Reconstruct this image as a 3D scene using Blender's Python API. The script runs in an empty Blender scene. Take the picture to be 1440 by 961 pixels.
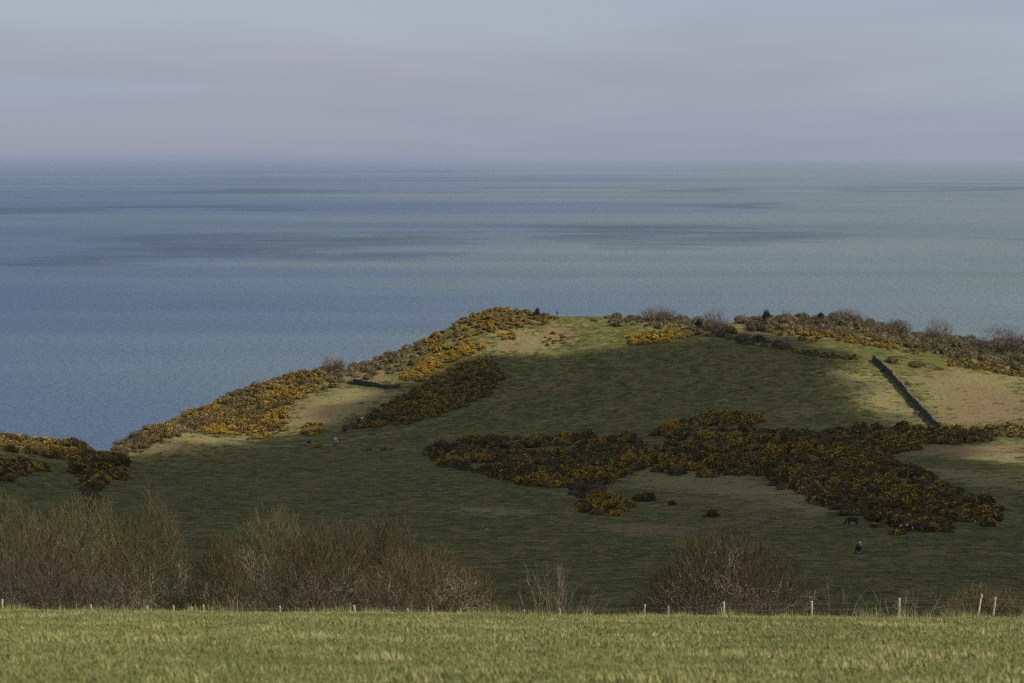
import bpy, math, random
import numpy as np
from mathutils import Vector

random.seed(7)
rng = np.random.default_rng(7)
SC = bpy.context.scene
COL = SC.collection
R = math.radians

# ------------------------------------------------------------------ camera
CAMZ = 130.0                      # eye above the sea
FPX = 3400.0                      # focal length in pixels of the 1440 wide photograph
HORIZON = 219.0
PITCH = math.atan((480.5 - HORIZON) / FPX)
cam_data = bpy.data.cameras.new('camera')
cam_data.sensor_width = 36.0
cam_data.lens = 36.0 * FPX / 1440.0
cam_data.clip_start = 0.5
cam_data.clip_end = 200000.0
cam_data.dof.use_dof = True
cam_data.dof.focus_distance = 300.0
cam_data.dof.aperture_fstop = 2.4
cam = bpy.data.objects.new('camera', cam_data)
cam.location = (0, 0, CAMZ)
cam.rotation_euler = (math.pi / 2 - PITCH, 0, 0)
COL.objects.link(cam)
SC.camera = cam

# ------------------------------------------------------------------ light
SUN_EL = 43.0
SUN_H = (0.86, -0.51)             # horizontal direction towards the sun: from the right, a little behind
n_ = math.hypot(*SUN_H)
SUN_H = (SUN_H[0] / n_, SUN_H[1] / n_)
SUN_DIR = np.array([SUN_H[0] * math.cos(R(SUN_EL)), SUN_H[1] * math.cos(R(SUN_EL)), math.sin(R(SUN_EL))])
sun_data = bpy.data.lights.new('sun', 'SUN')
sun_data.energy = 4.3
sun_data.angle = R(0.55)
sun_data.color = (1.0, 0.93, 0.80)
sun = bpy.data.objects.new('sun', sun_data)
sun.rotation_euler = Vector(tuple(SUN_DIR)).to_track_quat('Z', 'Y').to_euler()
sun.location = (100, -60, 400)
COL.objects.link(sun)

world = bpy.data.worlds.new('World')
SC.world = world
world.use_nodes = True
wn, wl = world.node_tree.nodes, world.node_tree.links
wn.clear()
def WN(t, **kw):
    n = wn.new(t)
    for k, v in kw.items():
        setattr(n, k, v)
    return n
w_out = WN('ShaderNodeOutputWorld')
w_bg = WN('ShaderNodeBackground')
w_bg.inputs['Strength'].default_value = 0.10
w_sky = WN('ShaderNodeTexSky')
w_sky.sky_type = 'NISHITA'
w_sky.sun_disc = False
w_sky.sun_elevation = R(SUN_EL)
w_sky.sun_rotation = math.atan2(SUN_H[0], SUN_H[1])
w_sky.altitude = 130
w_sky.dust_density = 2.0
w_tc = WN('ShaderNodeTexCoord')
w_sep = WN('ShaderNodeSeparateXYZ')
wl.new(w_tc.outputs['Generated'], w_sep.inputs[0])
def wmath(op, a, b=None, clamp=False):
    m = WN('ShaderNodeMath', operation=op)
    m.use_clamp = clamp
    for i, s in enumerate((a, b)):
        if s is None: continue
        if isinstance(s, (int, float)): m.inputs[i].default_value = s
        else: wl.new(s, m.inputs[i])
    return m.outputs[0]
zz = wmath('MAXIMUM', w_sep.outputs['Z'], 0.0)
den = wmath('ADD', zz, 0.035)
cx = wmath('DIVIDE', w_sep.outputs['X'], den)
cy = wmath('DIVIDE', w_sep.outputs['Y'], den)
w_cmb = WN('ShaderNodeCombineXYZ')
wl.new(cx, w_cmb.inputs[0]); wl.new(cy, w_cmb.inputs[1])
w_map = WN('ShaderNodeMapping')
w_map.inputs['Scale'].default_value = (0.26, 0.12, 1)
w_map.inputs['Location'].default_value = (3.1, 1.45, 0.4)
wl.new(w_cmb.outputs[0], w_map.inputs['Vector'])
w_noise = WN('ShaderNodeTexNoise')
w_noise.inputs['Scale'].default_value = 1.0
w_noise.inputs['Detail'].default_value = 3.0
w_noise.inputs['Roughness'].default_value = 0.5
w_noise.inputs['Distortion'].default_value = 0.3
wl.new(w_map.outputs[0], w_noise.inputs['Vector'])
w_fac = WN('ShaderNodeMapRange')
w_fac.interpolation_type = 'SMOOTHSTEP'
w_fac.inputs['From Min'].default_value = 0.32
w_fac.inputs['From Max'].default_value = 0.68
wl.new(w_noise.outputs['Fac'], w_fac.inputs['Value'])
# thin grey-lilac stratus with bluer, brighter gaps
w_cloud = WN('ShaderNodeMix', data_type='RGBA')
w_cloud.inputs['A'].default_value = (3.25, 3.72, 4.40, 1)
w_cloud.inputs['B'].default_value = (2.66, 2.82, 3.56, 1)
wl.new(w_fac.outputs[0], w_cloud.inputs['Factor'])
w_map2 = WN('ShaderNodeMapping')
w_map2.inputs['Scale'].default_value = (0.17, 0.09, 1)
w_map2.inputs['Location'].default_value = (7.75, 1.75, 1.4)
wl.new(w_cmb.outputs[0], w_map2.inputs['Vector'])
w_n2 = WN('ShaderNodeTexNoise')
w_n2.inputs['Scale'].default_value = 1.0; w_n2.inputs['Detail'].default_value = 4.0
wl.new(w_map2.outputs[0], w_n2.inputs['Vector'])
w_f2 = WN('ShaderNodeMapRange'); w_f2.interpolation_type = 'SMOOTHSTEP'
w_f2.inputs['From Min'].default_value = 0.45; w_f2.inputs['From Max'].default_value = 0.8
wl.new(w_n2.outputs['Fac'], w_f2.inputs['Value'])
w_pink = WN('ShaderNodeMix', data_type='RGBA')
w_pink.inputs['B'].default_value = (3.50, 3.40, 3.95, 1)
wl.new(w_f2.outputs[0], w_pink.inputs['Factor']); wl.new(w_cloud.outputs['Result'], w_pink.inputs['A'])
w_band = WN('ShaderNodeMapRange'); w_band.interpolation_type = 'SMOOTHSTEP'
w_band.inputs['From Min'].default_value = 0.0; w_band.inputs['From Max'].default_value = 0.05
w_band.inputs['To Min'].default_value = 0.75; w_band.inputs['To Max'].default_value = 0.0
wl.new(zz, w_band.inputs['Value'])
w_low = WN('ShaderNodeMix', data_type='RGBA')                       # thicker air low over the sea
w_low.inputs['B'].default_value = (2.55, 2.74, 3.50, 1)
wl.new(w_band.outputs[0], w_low.inputs['Factor']); wl.new(w_pink.outputs['Result'], w_low.inputs['A'])
w_mix = WN('ShaderNodeMix', data_type='RGBA')
w_mix.inputs['Factor'].default_value = 0.93
wl.new(w_sky.outputs[0], w_mix.inputs['A'])
wl.new(w_low.outputs['Result'], w_mix.inputs['B'])
wl.new(w_mix.outputs['Result'], w_bg.inputs['Color'])
wl.new(w_bg.outputs[0], w_out.inputs['Surface'])

SC.view_settings.view_transform = 'Standard'
SC.view_settings.look = 'None'
SC.view_settings.exposure = 0.3
SC.view_settings.gamma = 1.0
SC.view_settings.use_curve_mapping = False
SC.cycles.use_denoising = False          # keep the fine grain of grass, twigs and water
SC.cycles.filter_width = 1.2
SC.cycles.max_bounces = 6
SC.cycles.volume_bounces = 1
SC.cycles.transparent_max_bounces = 24

# ------------------------------------------------------------------ helpers
def ray(px, py):
    u = (np.asarray(px, float) - 720.0) / FPX
    v = (480.5 - np.asarray(py, float)) / FPX
    return u, math.cos(PITCH) + v * math.sin(PITCH), -math.sin(PITCH) + v * math.cos(PITCH)
def at(px, py, Y):
    dx, dy, dz = ray(px, py)
    t = Y / dy
    return np.stack([dx * t, dy * t, CAMZ + dz * t], -1)
def project(P):
    P = np.asarray(P, float)
    x, y, z = P[..., 0], P[..., 1], P[..., 2] - CAMZ
    d = y * math.cos(PITCH) - z * math.sin(PITCH)
    up = y * math.sin(PITCH) + z * math.cos(PITCH)
    return 720 + FPX * x / d, 480.5 - FPX * up / d

class VNoise:
    def __init__(s, seed, n=128):
        s.n = n; s.t = np.random.default_rng(seed).random((n, n))
    def __call__(s, x, y):
        xi = np.floor(x).astype(int); yi = np.floor(y).astype(int)
        fx = x - xi; fy = y - yi
        fx = fx * fx * (3 - 2 * fx); fy = fy * fy * (3 - 2 * fy)
        n = s.n
        a = s.t[xi % n, yi % n]; b = s.t[(xi + 1) % n, yi % n]
        c = s.t[xi % n, (yi + 1) % n]; d = s.t[(xi + 1) % n, (yi + 1) % n]
        return (a * (1 - fx) + b * fx) * (1 - fy) + (c * (1 - fx) + d * fx) * fy
VN = VNoise(3)
def fbm(x, y, oct=4, gain=0.5):
    s = 0; a = 1; t = 0
    for i in range(oct):
        s = s + a * VN(x + 17.3 * i, y + 5.1 * i); t += a; a *= gain; x = x * 2.03; y = y * 2.03
    return s / t

def mesh_from(name, V, F, mats=(), fmat=None, smooth=False, attrs=None):
    """V (n,3); F (m,3) or (m,4) index array, or list of such arrays"""
    me = bpy.data.meshes.new(name)
    V = np.ascontiguousarray(V, dtype=np.float32)
    Fs = F if isinstance(F, list) else [F]
    Fs = [np.asarray(f, dtype=np.int32) for f in Fs if len(f)]
    loops = np.concatenate([f.ravel() for f in Fs])
    sizes = np.concatenate([np.full(len(f), f.shape[1], np.int32) for f in Fs])
    starts = np.concatenate([[0], np.cumsum(sizes)[:-1]]).astype(np.int32)
    me.vertices.add(len(V)); me.vertices.foreach_set('co', V.ravel())
    me.loops.add(len(loops)); me.loops.foreach_set('vertex_index', loops)
    me.polygons.add(len(sizes)); me.polygons.foreach_set('loop_start', starts)
    for m in mats: me.materials.append(m)
    if fmat is not None: me.polygons.foreach_set('material_index', np.asarray(fmat, np.int32))
    me.polygons.foreach_set('use_smooth', np.full(len(sizes), bool(smooth)))
    for k, a in (attrs or {}).items():
        at_ = me.attributes.new(k, 'FLOAT', 'POINT')
        at_.data.foreach_set('value', np.asarray(a, np.float32))
    me.update(calc_edges=True)
    return me
def add(name, me, parent=None, loc=None, rot=None, scale=None):
    o = bpy.data.objects.new(name, me)
    COL.objects.link(o)
    if parent is not None: o.parent = parent
    if loc is not None: o.location = tuple(float(c) for c in loc)
    if rot is not None: o.rotation_euler = rot
    if scale is not None: o.scale = scale
    return o
def tag(o, label=None, cat=None, group=None, kind=None):
    if label: o['label'] = label
    if cat: o['category'] = cat
    if group: o['group'] = group
    if kind: o['kind'] = kind
    return o

class MAT:
    def __init__(s, name):
        s.m = bpy.data.materials.new(name); s.m.use_nodes = True
        s.n, s.l = s.m.node_tree.nodes, s.m.node_tree.links
        s.b = s.n['Principled BSDF']
    def node(s, t, **kw):
        n = s.n.new(t)
        for k, v in kw.items():
            if k in n.inputs: s.put(n.inputs[k], v)
            else: setattr(n, k, v)
        return n
    def put(s, sock, v):
        if hasattr(v, 'is_linked') or isinstance(v, bpy.types.NodeSocket): s.l.new(v, sock)
        else: sock.default_value = v
    def noise(s, scale, detail=4, rough=0.55, coord='Object', mscale=None, dist=0.0, loc=None):
        tc = s.node('ShaderNodeTexCoord').outputs[coord]
        if mscale or loc:
            mp = s.node('ShaderNodeMapping')
            s.l.new(tc, mp.inputs['Vector'])
            if mscale: mp.inputs['Scale'].default_value = mscale
            if loc: mp.inputs['Location'].default_value = loc
            tc = mp.outputs[0]
        n = s.node('ShaderNodeTexNoise')
        n.inputs['Scale'].default_value = scale; n.inputs['Detail'].default_value = detail
        n.inputs['Roughness'].default_value = rough; n.inputs['Distortion'].default_value = dist
        s.l.new(tc, n.inputs['Vector'])
        return n.outputs['Fac']
    def rng(s, v, a, b, c=0.0, d=1.0, smooth=True):
        n = s.node('ShaderNodeMapRange')
        n.interpolation_type = 'SMOOTHSTEP' if smooth else 'LINEAR'
        s.put(n.inputs['Value'], v)
        for k, x in (('From Min', a), ('From Max', b), ('To Min', c), ('To Max', d)): n.inputs[k].default_value = x
        return n.outputs[0]
    def math(s, op, a, b=0.0, clamp=False):
        n = s.node('ShaderNodeMath', operation=op); n.use_clamp = clamp
        s.put(n.inputs[0], a); s.put(n.inputs[1], b)
        return n.outputs[0]
    def mix(s, f, a, b):
        n = s.node('ShaderNodeMix', data_type='RGBA')
        s.put(n.inputs['Factor'], f)
        for k, v in (('A', a), ('B', b)):
            sock = n.inputs[6 if k == 'A' else 7]
            if isinstance(v, tuple): sock.default_value = (*v[:3], 1)
            else: s.l.new(v, sock)
        return n.outputs[2]
    def attr(s, name):
        return s.node('ShaderNodeAttribute', attribute_name=name).outputs['Fac']
    def bump(s, h, strength, dist):
        n = s.node('ShaderNodeBump')
        n.inputs['Strength'].default_value = strength; n.inputs['Distance'].default_value = dist
        s.l.new(h, n.inputs['Height'])
        s.l.new(n.outputs[0], s.b.inputs['Normal'])
        return n
    def done(s, col=None, rough=0.9, spec=0.2):
        if col is not None: s.put(s.b.inputs['Base Color'], (*col[:3], 1) if isinstance(col, tuple) else col)
        s.put(s.b.inputs['Roughness'], rough)
        s.b.inputs['Specular IOR Level'].default_value = spec
        return s.m

# ------------------------------------------------------------------ the lie of the land
def field_z(x, Y):
    return CAMZ - 1.7 - 0.1533 * Y - 2.2e-4 * Y * Y - 0.0084 * x

rows = {
 -260: [(855,226),(800,285),(750,335),(700,385),(660,430),(635,462),(615,478)],
 -60: [(855,226),(800,285),(750,335),(700,388),(665,435),(640,462),(615,482)],
 60:  [(855,226),(800,285),(750,335),(700,395),(665,445),(645,472),(628,492)],
 150: [(855,226),(800,285),(750,335),(700,402),(672,465),(655,515),(642,560)],
 225: [(855,226),(800,285),(750,335),(700,412),(670,475),(645,545),(625,592)],
 320: [(855,226),(800,285),(750,338),(700,420),(660,500),(638,552),(620,582),(600,606),(575,632)],
 450: [(855,226),(800,285),(750,342),(680,455),(650,522),(630,562),(615,583),(595,603),(570,622),(548,645)],
 580: [(855,226),(800,285),(750,345),(680,455),(640,532),(612,573),(585,602),(550,632),(522,655)],
 720: [(855,226),(800,288),(750,348),(680,455),(640,525),(600,585),(550,625),(500,662),(470,682)],
 830: [(855,226),(800,288),(750,348),(680,452),(640,520),(600,575),(550,615),(500,652),(468,682)],
 950: [(855,226),(800,285),(750,345),(700,420),(660,478),(620,537),(580,583),(540,618),(500,650),(468,680)],
 1100:[(855,226),(800,283),(750,340),(700,408),(660,466),(620,528),(580,573),(540,610),(500,642),(474,676)],
 1250:[(855,226),(800,283),(750,338),(700,402),(660,458),(620,520),(600,552),(550,596),(512,630),(488,660)],
 1400:[(855,226),(800,282),(750,336),(700,396),(660,450),(630,498),(605,535),(570,575),(535,610),(505,648)],
 1560:[(855,226),(800,282),(750,336),(700,394),(660,446),(630,494),(605,530),(570,572),(535,608),(505,645)],
 1750:[(855,226),(800,282),(750,336),(700,394),(660,446),(630,494),(605,530),(570,572),(535,608),(505,645)],
}
skyline = [(-260,607,483),(-60,609,488),(0,611,490),(60,618,498),(110,628,512),(150,634,575),(182,632,602),(230,608,618),(300,569,642),(400,531,662),(480,522,675),
           (530,506,680),(600,479,690),(650,450,699),(690,438,704),(740,440,704),(780,446,703),(820,446,702),(870,447,704),(950,447,707),(1010,455,706),
           (1060,450,711),(1120,449,714),(1180,449,716),(1240,461,712),(1300,474,706),(1360,486,698),(1420,486,695),(1560,484,695),(1750,484,695)]
cp = []
for px, l in rows.items():
    for py, Y in l: cp.append(at(px, py, Y))
for px, py, Y in skyline:
    p = at(px, py, Y); cp.append(p)
    k = 1.0 if px > 120 else 0.8
    cp.append(p + np.array([p[0] * 0.03, 22, -5.0]))
    cp.append(p + np.array([p[0] * 0.09, 62, -30.0 * k]))
    q = p + np.array([p[0] * 0.18, 130, 0]); q[2] = -6; cp.append(q)
    q = p + np.array([p[0] * 0.35, 250, 0]); q[2] = -25; cp.append(q)
for x in (-330, -220, -120, -60, -30, 0, 30, 60, 120, 220, 330):
    xe = max(-70, min(70, x))
    for Y in (80, 92): cp.append(np.array([x, Y, field_z(xe, Y)]))
    cp.append(np.array([x, 104, field_z(xe, 104) - 0.12]))
    cp.append(np.array([x, 120, CAMZ - 24.1 - 0.006 * xe]))
    cp.append(np.array([x, 150, CAMZ - 30.3])); cp.append(np.array([x, 185, CAMZ - 36.9]))
cp = np.array(cp)
def tps_fit(P, lam=0.002):
    A = P[:, :2] / 100.0; n = len(A)
    d2 = ((A[:, None] - A[None]) ** 2).sum(-1)
    K = 0.5 * d2 * np.log(d2 + 1e-12) + lam * np.eye(n)
    Q = np.hstack([np.ones((n, 1)), A])
    M = np.block([[K, Q], [Q.T, np.zeros((3, 3))]])
    w = np.linalg.solve(M, np.concatenate([P[:, 2], np.zeros(3)]))
    return A, w
TA, TW = tps_fit(cp)
def tps(x, y):
    sh = x.shape; q = np.stack([x.ravel(), y.ravel()], -1) / 100.0
    out = np.empty(len(q))
    for i in range(0, len(q), 20000):
        s = q[i:i + 20000]
        d2 = (s ** 2).sum(1)[:, None] + (TA ** 2).sum(1)[None] - 2 * s @ TA.T
        d2 = np.maximum(d2, 1e-12)
        out[i:i + 20000] = (0.5 * d2 * np.log(d2)) @ TW[:-3] + TW[-3] + s @ TW[-2:]
    return out.reshape(sh)
GX0, GX1, GY0, GY1, GS = -330.0, 330.0, 84.0, 900.0, 1.8
gx = np.arange(GX0, GX1 + .1, GS); gy = np.arange(GY0, GY1 + .1, GS)
XX, YY = np.meshgrid(gx, gy)
ZZ = tps(XX, YY)
amp = np.clip((YY - 150) / 150, 0, 1)
ZZ += amp * (0.9 * (fbm(XX / 26, YY / 26, 3) - .5) + 0.42 * (fbm(XX / 5 + 40, YY / 7, 3) - .5))
# small cattle terraces that follow the slope
ZZ += amp * 0.10 * np.sin(ZZ * 2.6 + 6 * fbm(XX / 30, YY / 30, 2)) * np.clip(fbm(XX / 45 + 9, YY / 45, 2) * 3 - 1.1, 0, 1)
def height(x, y):
    x = np.asarray(x, float); y = np.asarray(y, float)
    fx = np.clip((x - GX0) / GS, 0, len(gx) - 1.001); fy = np.clip((y - GY0) / GS, 0, len(gy) - 1.001)
    i = fx.astype(int); j = fy.astype(int); fx = fx - i; fy = fy - j
    h = (ZZ[j, i] * (1 - fx) + ZZ[j, i + 1] * fx) * (1 - fy) + (ZZ[j + 1, i] * (1 - fx) + ZZ[j + 1, i + 1] * fx) * fy
    b = np.clip((y - 90) / 12, 0, 1)
    return field_z(x, y) * (1 - b) + h * b
YS = np.arange(200, 760, 1.0)
def hit(px, py):
    """ground point seen at a photograph position (or the nearest ground under the skyline)"""
    dx, dy, dz = ray(px, py)
    x = dx / dy * YS; z = CAMZ + dz / dy * YS
    gap = z - height(x, YS)
    k = np.where(gap <= 0)[0]
    i = k[0] if len(k) else int(np.argmin(gap + 0.0005 * YS))
    Y = YS[i]
    if len(k) and i > 0:
        a, b = gap[i - 1], gap[i]; Y = YS[i - 1] + a / (a - b)
    X = dx / dy * Y
    return np.array([X, Y, float(height(X, Y))])
def poly_world(pts):
    return np.array([hit(*p)[:2] for p in pts])
def inside(P, poly):
    x, y = P[:, 0], P[:, 1]; r = np.zeros(len(P), bool); n = len(poly)
    for i in range(n):
        x1, y1 = poly[i]; x2, y2 = poly[(i + 1) % n]
        c = ((y1 > y) != (y2 > y)) & (x < (x2 - x1) * (y - y1) / (y2 - y1 + 1e-12) + x1)
        r ^= c
    return r
def edge_dist(P, poly):
    d = np.full(len(P), 1e9); n = len(poly)
    for i in range(n):
        a, b = poly[i], poly[(i + 1) % n]; ab = b - a
        t = np.clip(((P - a) @ ab) / (ab @ ab + 1e-9), 0, 1)
        d = np.minimum(d, np.hypot(*(P - a - t[:, None] * ab).T))
    return d

# ------------------------------------------------------------------ ground materials
def grass_ground(name, near=False):
    m = MAT(name)
    big = m.noise(0.035, 4); mid = m.noise(0.22, 5, 0.6); fine = m.noise(0.95, 6, 0.78, mscale=(.85, .8, 1)); vfine = m.noise(3.2, 4, 0.75)
    c = m.mix(m.rng(big, .35, .65), (0.078, 0.082, 0.014), (0.122, 0.111, 0.024))
    c = m.mix(m.rng(mid, .40, .66, 0, .8), c, (0.057, 0.066, 0.012))
    patch = m.noise(0.42, 5, .68, mscale=(.85, .9, 1), loc=(3, 9, 0), dist=.5)
    c = m.mix(m.rng(patch, .50, .60, 0, .80), c, (0.160, 0.138, 0.038))
    c = m.mix(m.rng(patch, .50, .40, 0, .80), c, (0.032, 0.039, 0.009))
    c = m.mix(m.rng(fine, .50, .66, 0, .85), c, (0.200, 0.175, 0.050))
    ragged = m.math('ADD', m.math('MULTIPLY', m.math('SUBTRACT', fine, 0.5), 2.6), m.math('ADD', m.math('MULTIPLY', m.math('SUBTRACT', mid, .5), 2.2), m.math('MULTIPLY', m.math('SUBTRACT', patch, .5), 2.6)))
    dry = m.rng(m.math('ADD', m.attr('dry'), ragged), .32, .72)
    c = m.mix(m.math('MULTIPLY', dry, .9), c, m.mix(m.rng(vfine, .3, .7), (0.13, 0.112, 0.040), (0.31, 0.250, 0.110)))
    br = m.rng(m.math('ADD', m.attr('bracken'), ragged), .38, .68)
    c = m.mix(m.math('MULTIPLY', br, .88), c, m.mix(m.rng(vfine, .3, .7), (0.108, 0.070, 0.032), (0.30, 0.205, 0.105)))
    bare = m.rng(m.math('ADD', m.attr('earth'), m.math('MULTIPLY', ragged, .3)), .4, .75)
    c = m.mix(m.math('MULTIPLY', bare, .8), c, m.mix(vfine, (0.03, 0.022, 0.012), (0.075, 0.055, 0.032)))
    clump = m.noise(1.25, 5, .78, mscale=(.9, .9, 1), loc=(7, 3, 0))
    c = m.mix(m.rng(clump, .50, .66, 0, .62), c, (0.028, 0.035, 0.008))
    c = m.mix(m.rng(vfine, .50, .68, 0, .55), c, (0.024, 0.028, 0.008))
    h = m.math('ADD', m.math('MULTIPLY', fine, 1.0), m.math('MULTIPLY', vfine, .45))
    m.bump(h, 0.9, 0.45)
    return m.done(c, 0.95, 0.12)
M_HILL = grass_ground('headland_turf')

# patches of dry grass, bracken litter and bare earth, given as seen and laid on the ground
dry_p = [
 [(395,600),(420,570),(470,545),(520,545),(560,552),(520,580),(480,592),(440,600)],
 [(690,492),(705,470),(760,462),(790,475),(770,492),(730,497)],
 [(570,540),(600,525),(560,548),(500,560)],
 [(880,660),(950,655),(1050,668),(1120,690),(1180,705),(1150,725),(1060,705),(960,690),(890,685)],
 [(1280,655),(1340,660),(1440,676),(1440,690),(1350,680)],
 [(1230,580),(1270,560),(1300,600),(1240,600)],
 [(1160,520),(1220,525),(1270,555),(1290,598),(1250,590),(1200,550)],
 [(1280,530),(1350,520),(1440,530),(1440,590),(1380,595),(1330,600),(1300,560)],
 [(1230,478),(1330,495),(1440,530),(1440,520),(1330,490)],
 [(190,632),(240,622),(330,612),(390,606),(330,625),(230,640)],
 [(650,713),(690,711),(735,722),(690,727),(655,724)],
 [(1290,625),(1440,622),(1440,650),(1330,645)],
]
brk_p = [
 [(835,738),(900,736),(985,742),(990,752),(930,757),(880,752)],
 [(940,700),(985,696),(990,705),(950,708)], [(1040,700),(1080,702),(1075,735),(1030,722)],
 [(705,480),(735,470),(740,490),(715,494)], [(770,460),(800,460),(800,482),(765,478)],
 [(1330,535),(1400,545),(1440,560),(1440,580),(1380,600),(1320,590),(1345,560)],
 [(1290,525),(1330,520),(1345,535),(1300,538)],
 [(400,580),(425,565),(470,590),(430,605)], [(790,672),(820,672),(825,705),(795,700)],
 [(210,628),(270,618),(300,625),(240,640)], [(740,540),(790,538),(795,546),(750,547)], [(1090,580),(1140,570),(1150,585),(1100,590)],
 [(1190,640),(1260,630),(1440,625),(1440,636),(1300,642)],
 [(455,528),(540,518),(560,535),(500,540)], [(1000,455),(1060,462),(1110,482),(1060,480)],
]
earth_p = [[(118,690),(136,690),(140,720),(120,722)], [(480,598),(560,592),(540,600),(490,606)]]
def patch_attr(polys, soft):
    P = np.stack([XX.ravel(), YY.ravel()], -1); r = np.zeros(len(P))
    for pl in polys:
        w = poly_world(pl)
        lo, hi = w.min(0) - 3 * soft, w.max(0) + 3 * soft
        k = np.where((P > lo).all(1) & (P < hi).all(1))[0]
        if not len(k): continue
        q = P[k]; d = edge_dist(q, w); d[inside(q, w)] *= -1
        r[k] = np.maximum(r[k], np.clip(0.5 - d / (2 * soft), 0, 1))
    return r
def strip(pts, w):
    return [(x, y - w) for x, y in pts] + [(x, y + w) for x, y in pts[::-1]]
trk_p = [strip([(190,640),(300,633),(430,624),(475,626),(530,633),(600,632)], .9), strip([(745,500),(752,515),(756,535)], .9) , strip([(705,560),(640,585),(560,605),(480,622)], .8),
         strip([(1285,658),(1340,662),(1440,678)], 2.0), strip([(870,668),(960,664),(1090,690)], 1.0), strip([(740,462),(732,480),(728,494)], .8)]
A_dry = patch_attr(dry_p, 6.0); A_brk = patch_attr(brk_p, 5.0); A_earth = patch_attr(earth_p, 1.2)
A_dry = np.maximum(A_dry, patch_attr(trk_p, 1.4))
A_earth = np.maximum(A_earth, np.clip((55 - ZZ.ravel()) / 20, 0, 1) * (YY.ravel() > 520))

# ------------------------------------------------------------------ terrain, field, sea
ny, nx = XX.shape
keep0 = int(np.searchsorted(gy, 112))
idx = np.arange(ny * nx).reshape(ny, nx)
ii = idx[keep0:, :]
F = np.stack([ii[:-1, :-1], ii[:-1, 1:], ii[1:, 1:], ii[1:, :-1]], -1).reshape(-1, 4)
used = ii.ravel(); V = np.stack([XX, YY, ZZ], -1).reshape(-1, 3)[used]
F = F - keep0 * nx
sl = slice(keep0 * nx, None)
terrain = add('terrain', mesh_from('terrain', V, F, [M_HILL], smooth=True, attrs={'dry': A_dry[sl], 'bracken': A_brk[sl], 'earth': A_earth[sl]}))
tag(terrain, 'grassy coastal headland dropping to the sea', None, None, 'structure')
Y_SEAM = float(gy[keep0])

m = MAT('field_turf')
f1 = m.noise(0.5, 4); f2 = m.noise(4.0, 4, .65); f3 = m.noise(18.0, 3, .7)
c = m.mix(m.rng(f1, .35, .65), (0.13, 0.138, 0.037), (0.19, 0.182, 0.056))
c = m.mix(m.rng(f2, .5, .75, 0, .6), c, (0.19, 0.165, 0.065))
c = m.mix(m.rng(f3, .4, .7, 0, .5), c, (0.04, 0.045, 0.014))
m.bump(m.math('ADD', f2, f3), 0.8, 0.08)
M_FIELD = m.done(c, 0.95, 0.15)
fx = np.arange(-60, 60.01, 0.5); fy = np.concatenate([np.arange(-14, 96, 0.6), np.linspace(96, Y_SEAM, 22)])
FX, FY = np.meshgrid(fx, fy)
def field_h(x, y):
    b = 0.16 * (fbm(x / 3.0, y / 4.5, 3) - .5) + 0.05 * (fbm(x / 0.8, y / 1.1 + 7, 2) - .5)
    return height(x, y) + b * np.clip((104 - y) / 10, 0, 1)
FZ = field_h(FX, FY)
FZ[-1, :] = height(FX[-1], FY[-1])
n1, n2 = FX.shape; idx = np.arange(n1 * n2).reshape(n1, n2)
F = np.stack([idx[:-1, :-1], idx[:-1, 1:], idx[1:, 1:], idx[1:, :-1]], -1).reshape(-1, 4)
field = add('field', mesh_from('field', np.stack([FX, FY, FZ], -1).reshape(-1, 3), F, [M_FIELD], smooth=True))
tag(field, 'sunlit pasture in front of the fence', None, None, 'structure')

m = MAT('sea_water')
w1 = m.noise(0.06, 4, .65, mscale=(2.6, 1, 1)); w2 = m.noise(0.25, 3, .65, mscale=(1.6, 1, 1)); w3 = m.noise(0.010, 3, .5, mscale=(1.2, 1, 1))
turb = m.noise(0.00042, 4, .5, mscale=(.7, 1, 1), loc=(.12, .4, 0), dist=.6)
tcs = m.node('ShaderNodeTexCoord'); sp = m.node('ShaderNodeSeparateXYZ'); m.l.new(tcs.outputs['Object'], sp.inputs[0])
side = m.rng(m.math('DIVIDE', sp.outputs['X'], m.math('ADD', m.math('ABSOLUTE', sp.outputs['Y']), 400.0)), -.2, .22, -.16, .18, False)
shade_streak = m.noise(0.0009, 4, .55, mscale=(.40, 1.0, 1), loc=(2.3, .7, 0), dist=.8)  # long bluer bands in the water colour, standing in for cloud shadows
turb = m.rng(m.math('ADD', m.math('ADD', turb, side), m.math('MULTIPLY', m.math('SUBTRACT', shade_streak, .5), .75)), .34, .70)
c = m.mix(turb, (0.029, 0.062, 0.120), (0.092, 0.124, 0.120))     # clear blue and silty green water, with cloud-shadow bands painted in
wind = m.noise(0.0011, 4, .55, mscale=(.35, 1.2, 1), dist=.8)
rough = m.rng(wind, .4, .62, .24, .40)
h = m.math('ADD', m.math('MULTIPLY', w1, 4.6), m.math('ADD', m.math('MULTIPLY', w2, 1.2), m.math('MULTIPLY', w3, 4.0)))
m.bump(h, 1.0, 1.0)
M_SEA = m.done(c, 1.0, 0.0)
bn = m.b.inputs['Normal'].links[0].from_socket
gl = m.node('ShaderNodeBsdfGlossy'); m.l.new(rough, gl.inputs['Roughness']); m.l.new(bn, gl.inputs['Normal'])
gl.inputs['Color'].default_value = (0.86, 0.93, 1.0, 1)
lw = m.node('ShaderNodeLayerWeight'); lw.inputs['Blend'].default_value = .25; m.l.new(bn, lw.inputs['Normal'])
mx = m.node('ShaderNodeMixShader'); m.l.new(m.math('MULTIPLY', lw.outputs['Fresnel'], .46), mx.inputs['Fac'])
m.l.new(m.b.outputs[0], mx.inputs[1]); m.l.new(gl.outputs[0], mx.inputs[2])
m.l.new(mx.outputs[0], m.n['Material Output'].inputs['Surface'])
sx, sy0, sy1 = 60000.0, -2500.0, 110000.0
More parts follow.
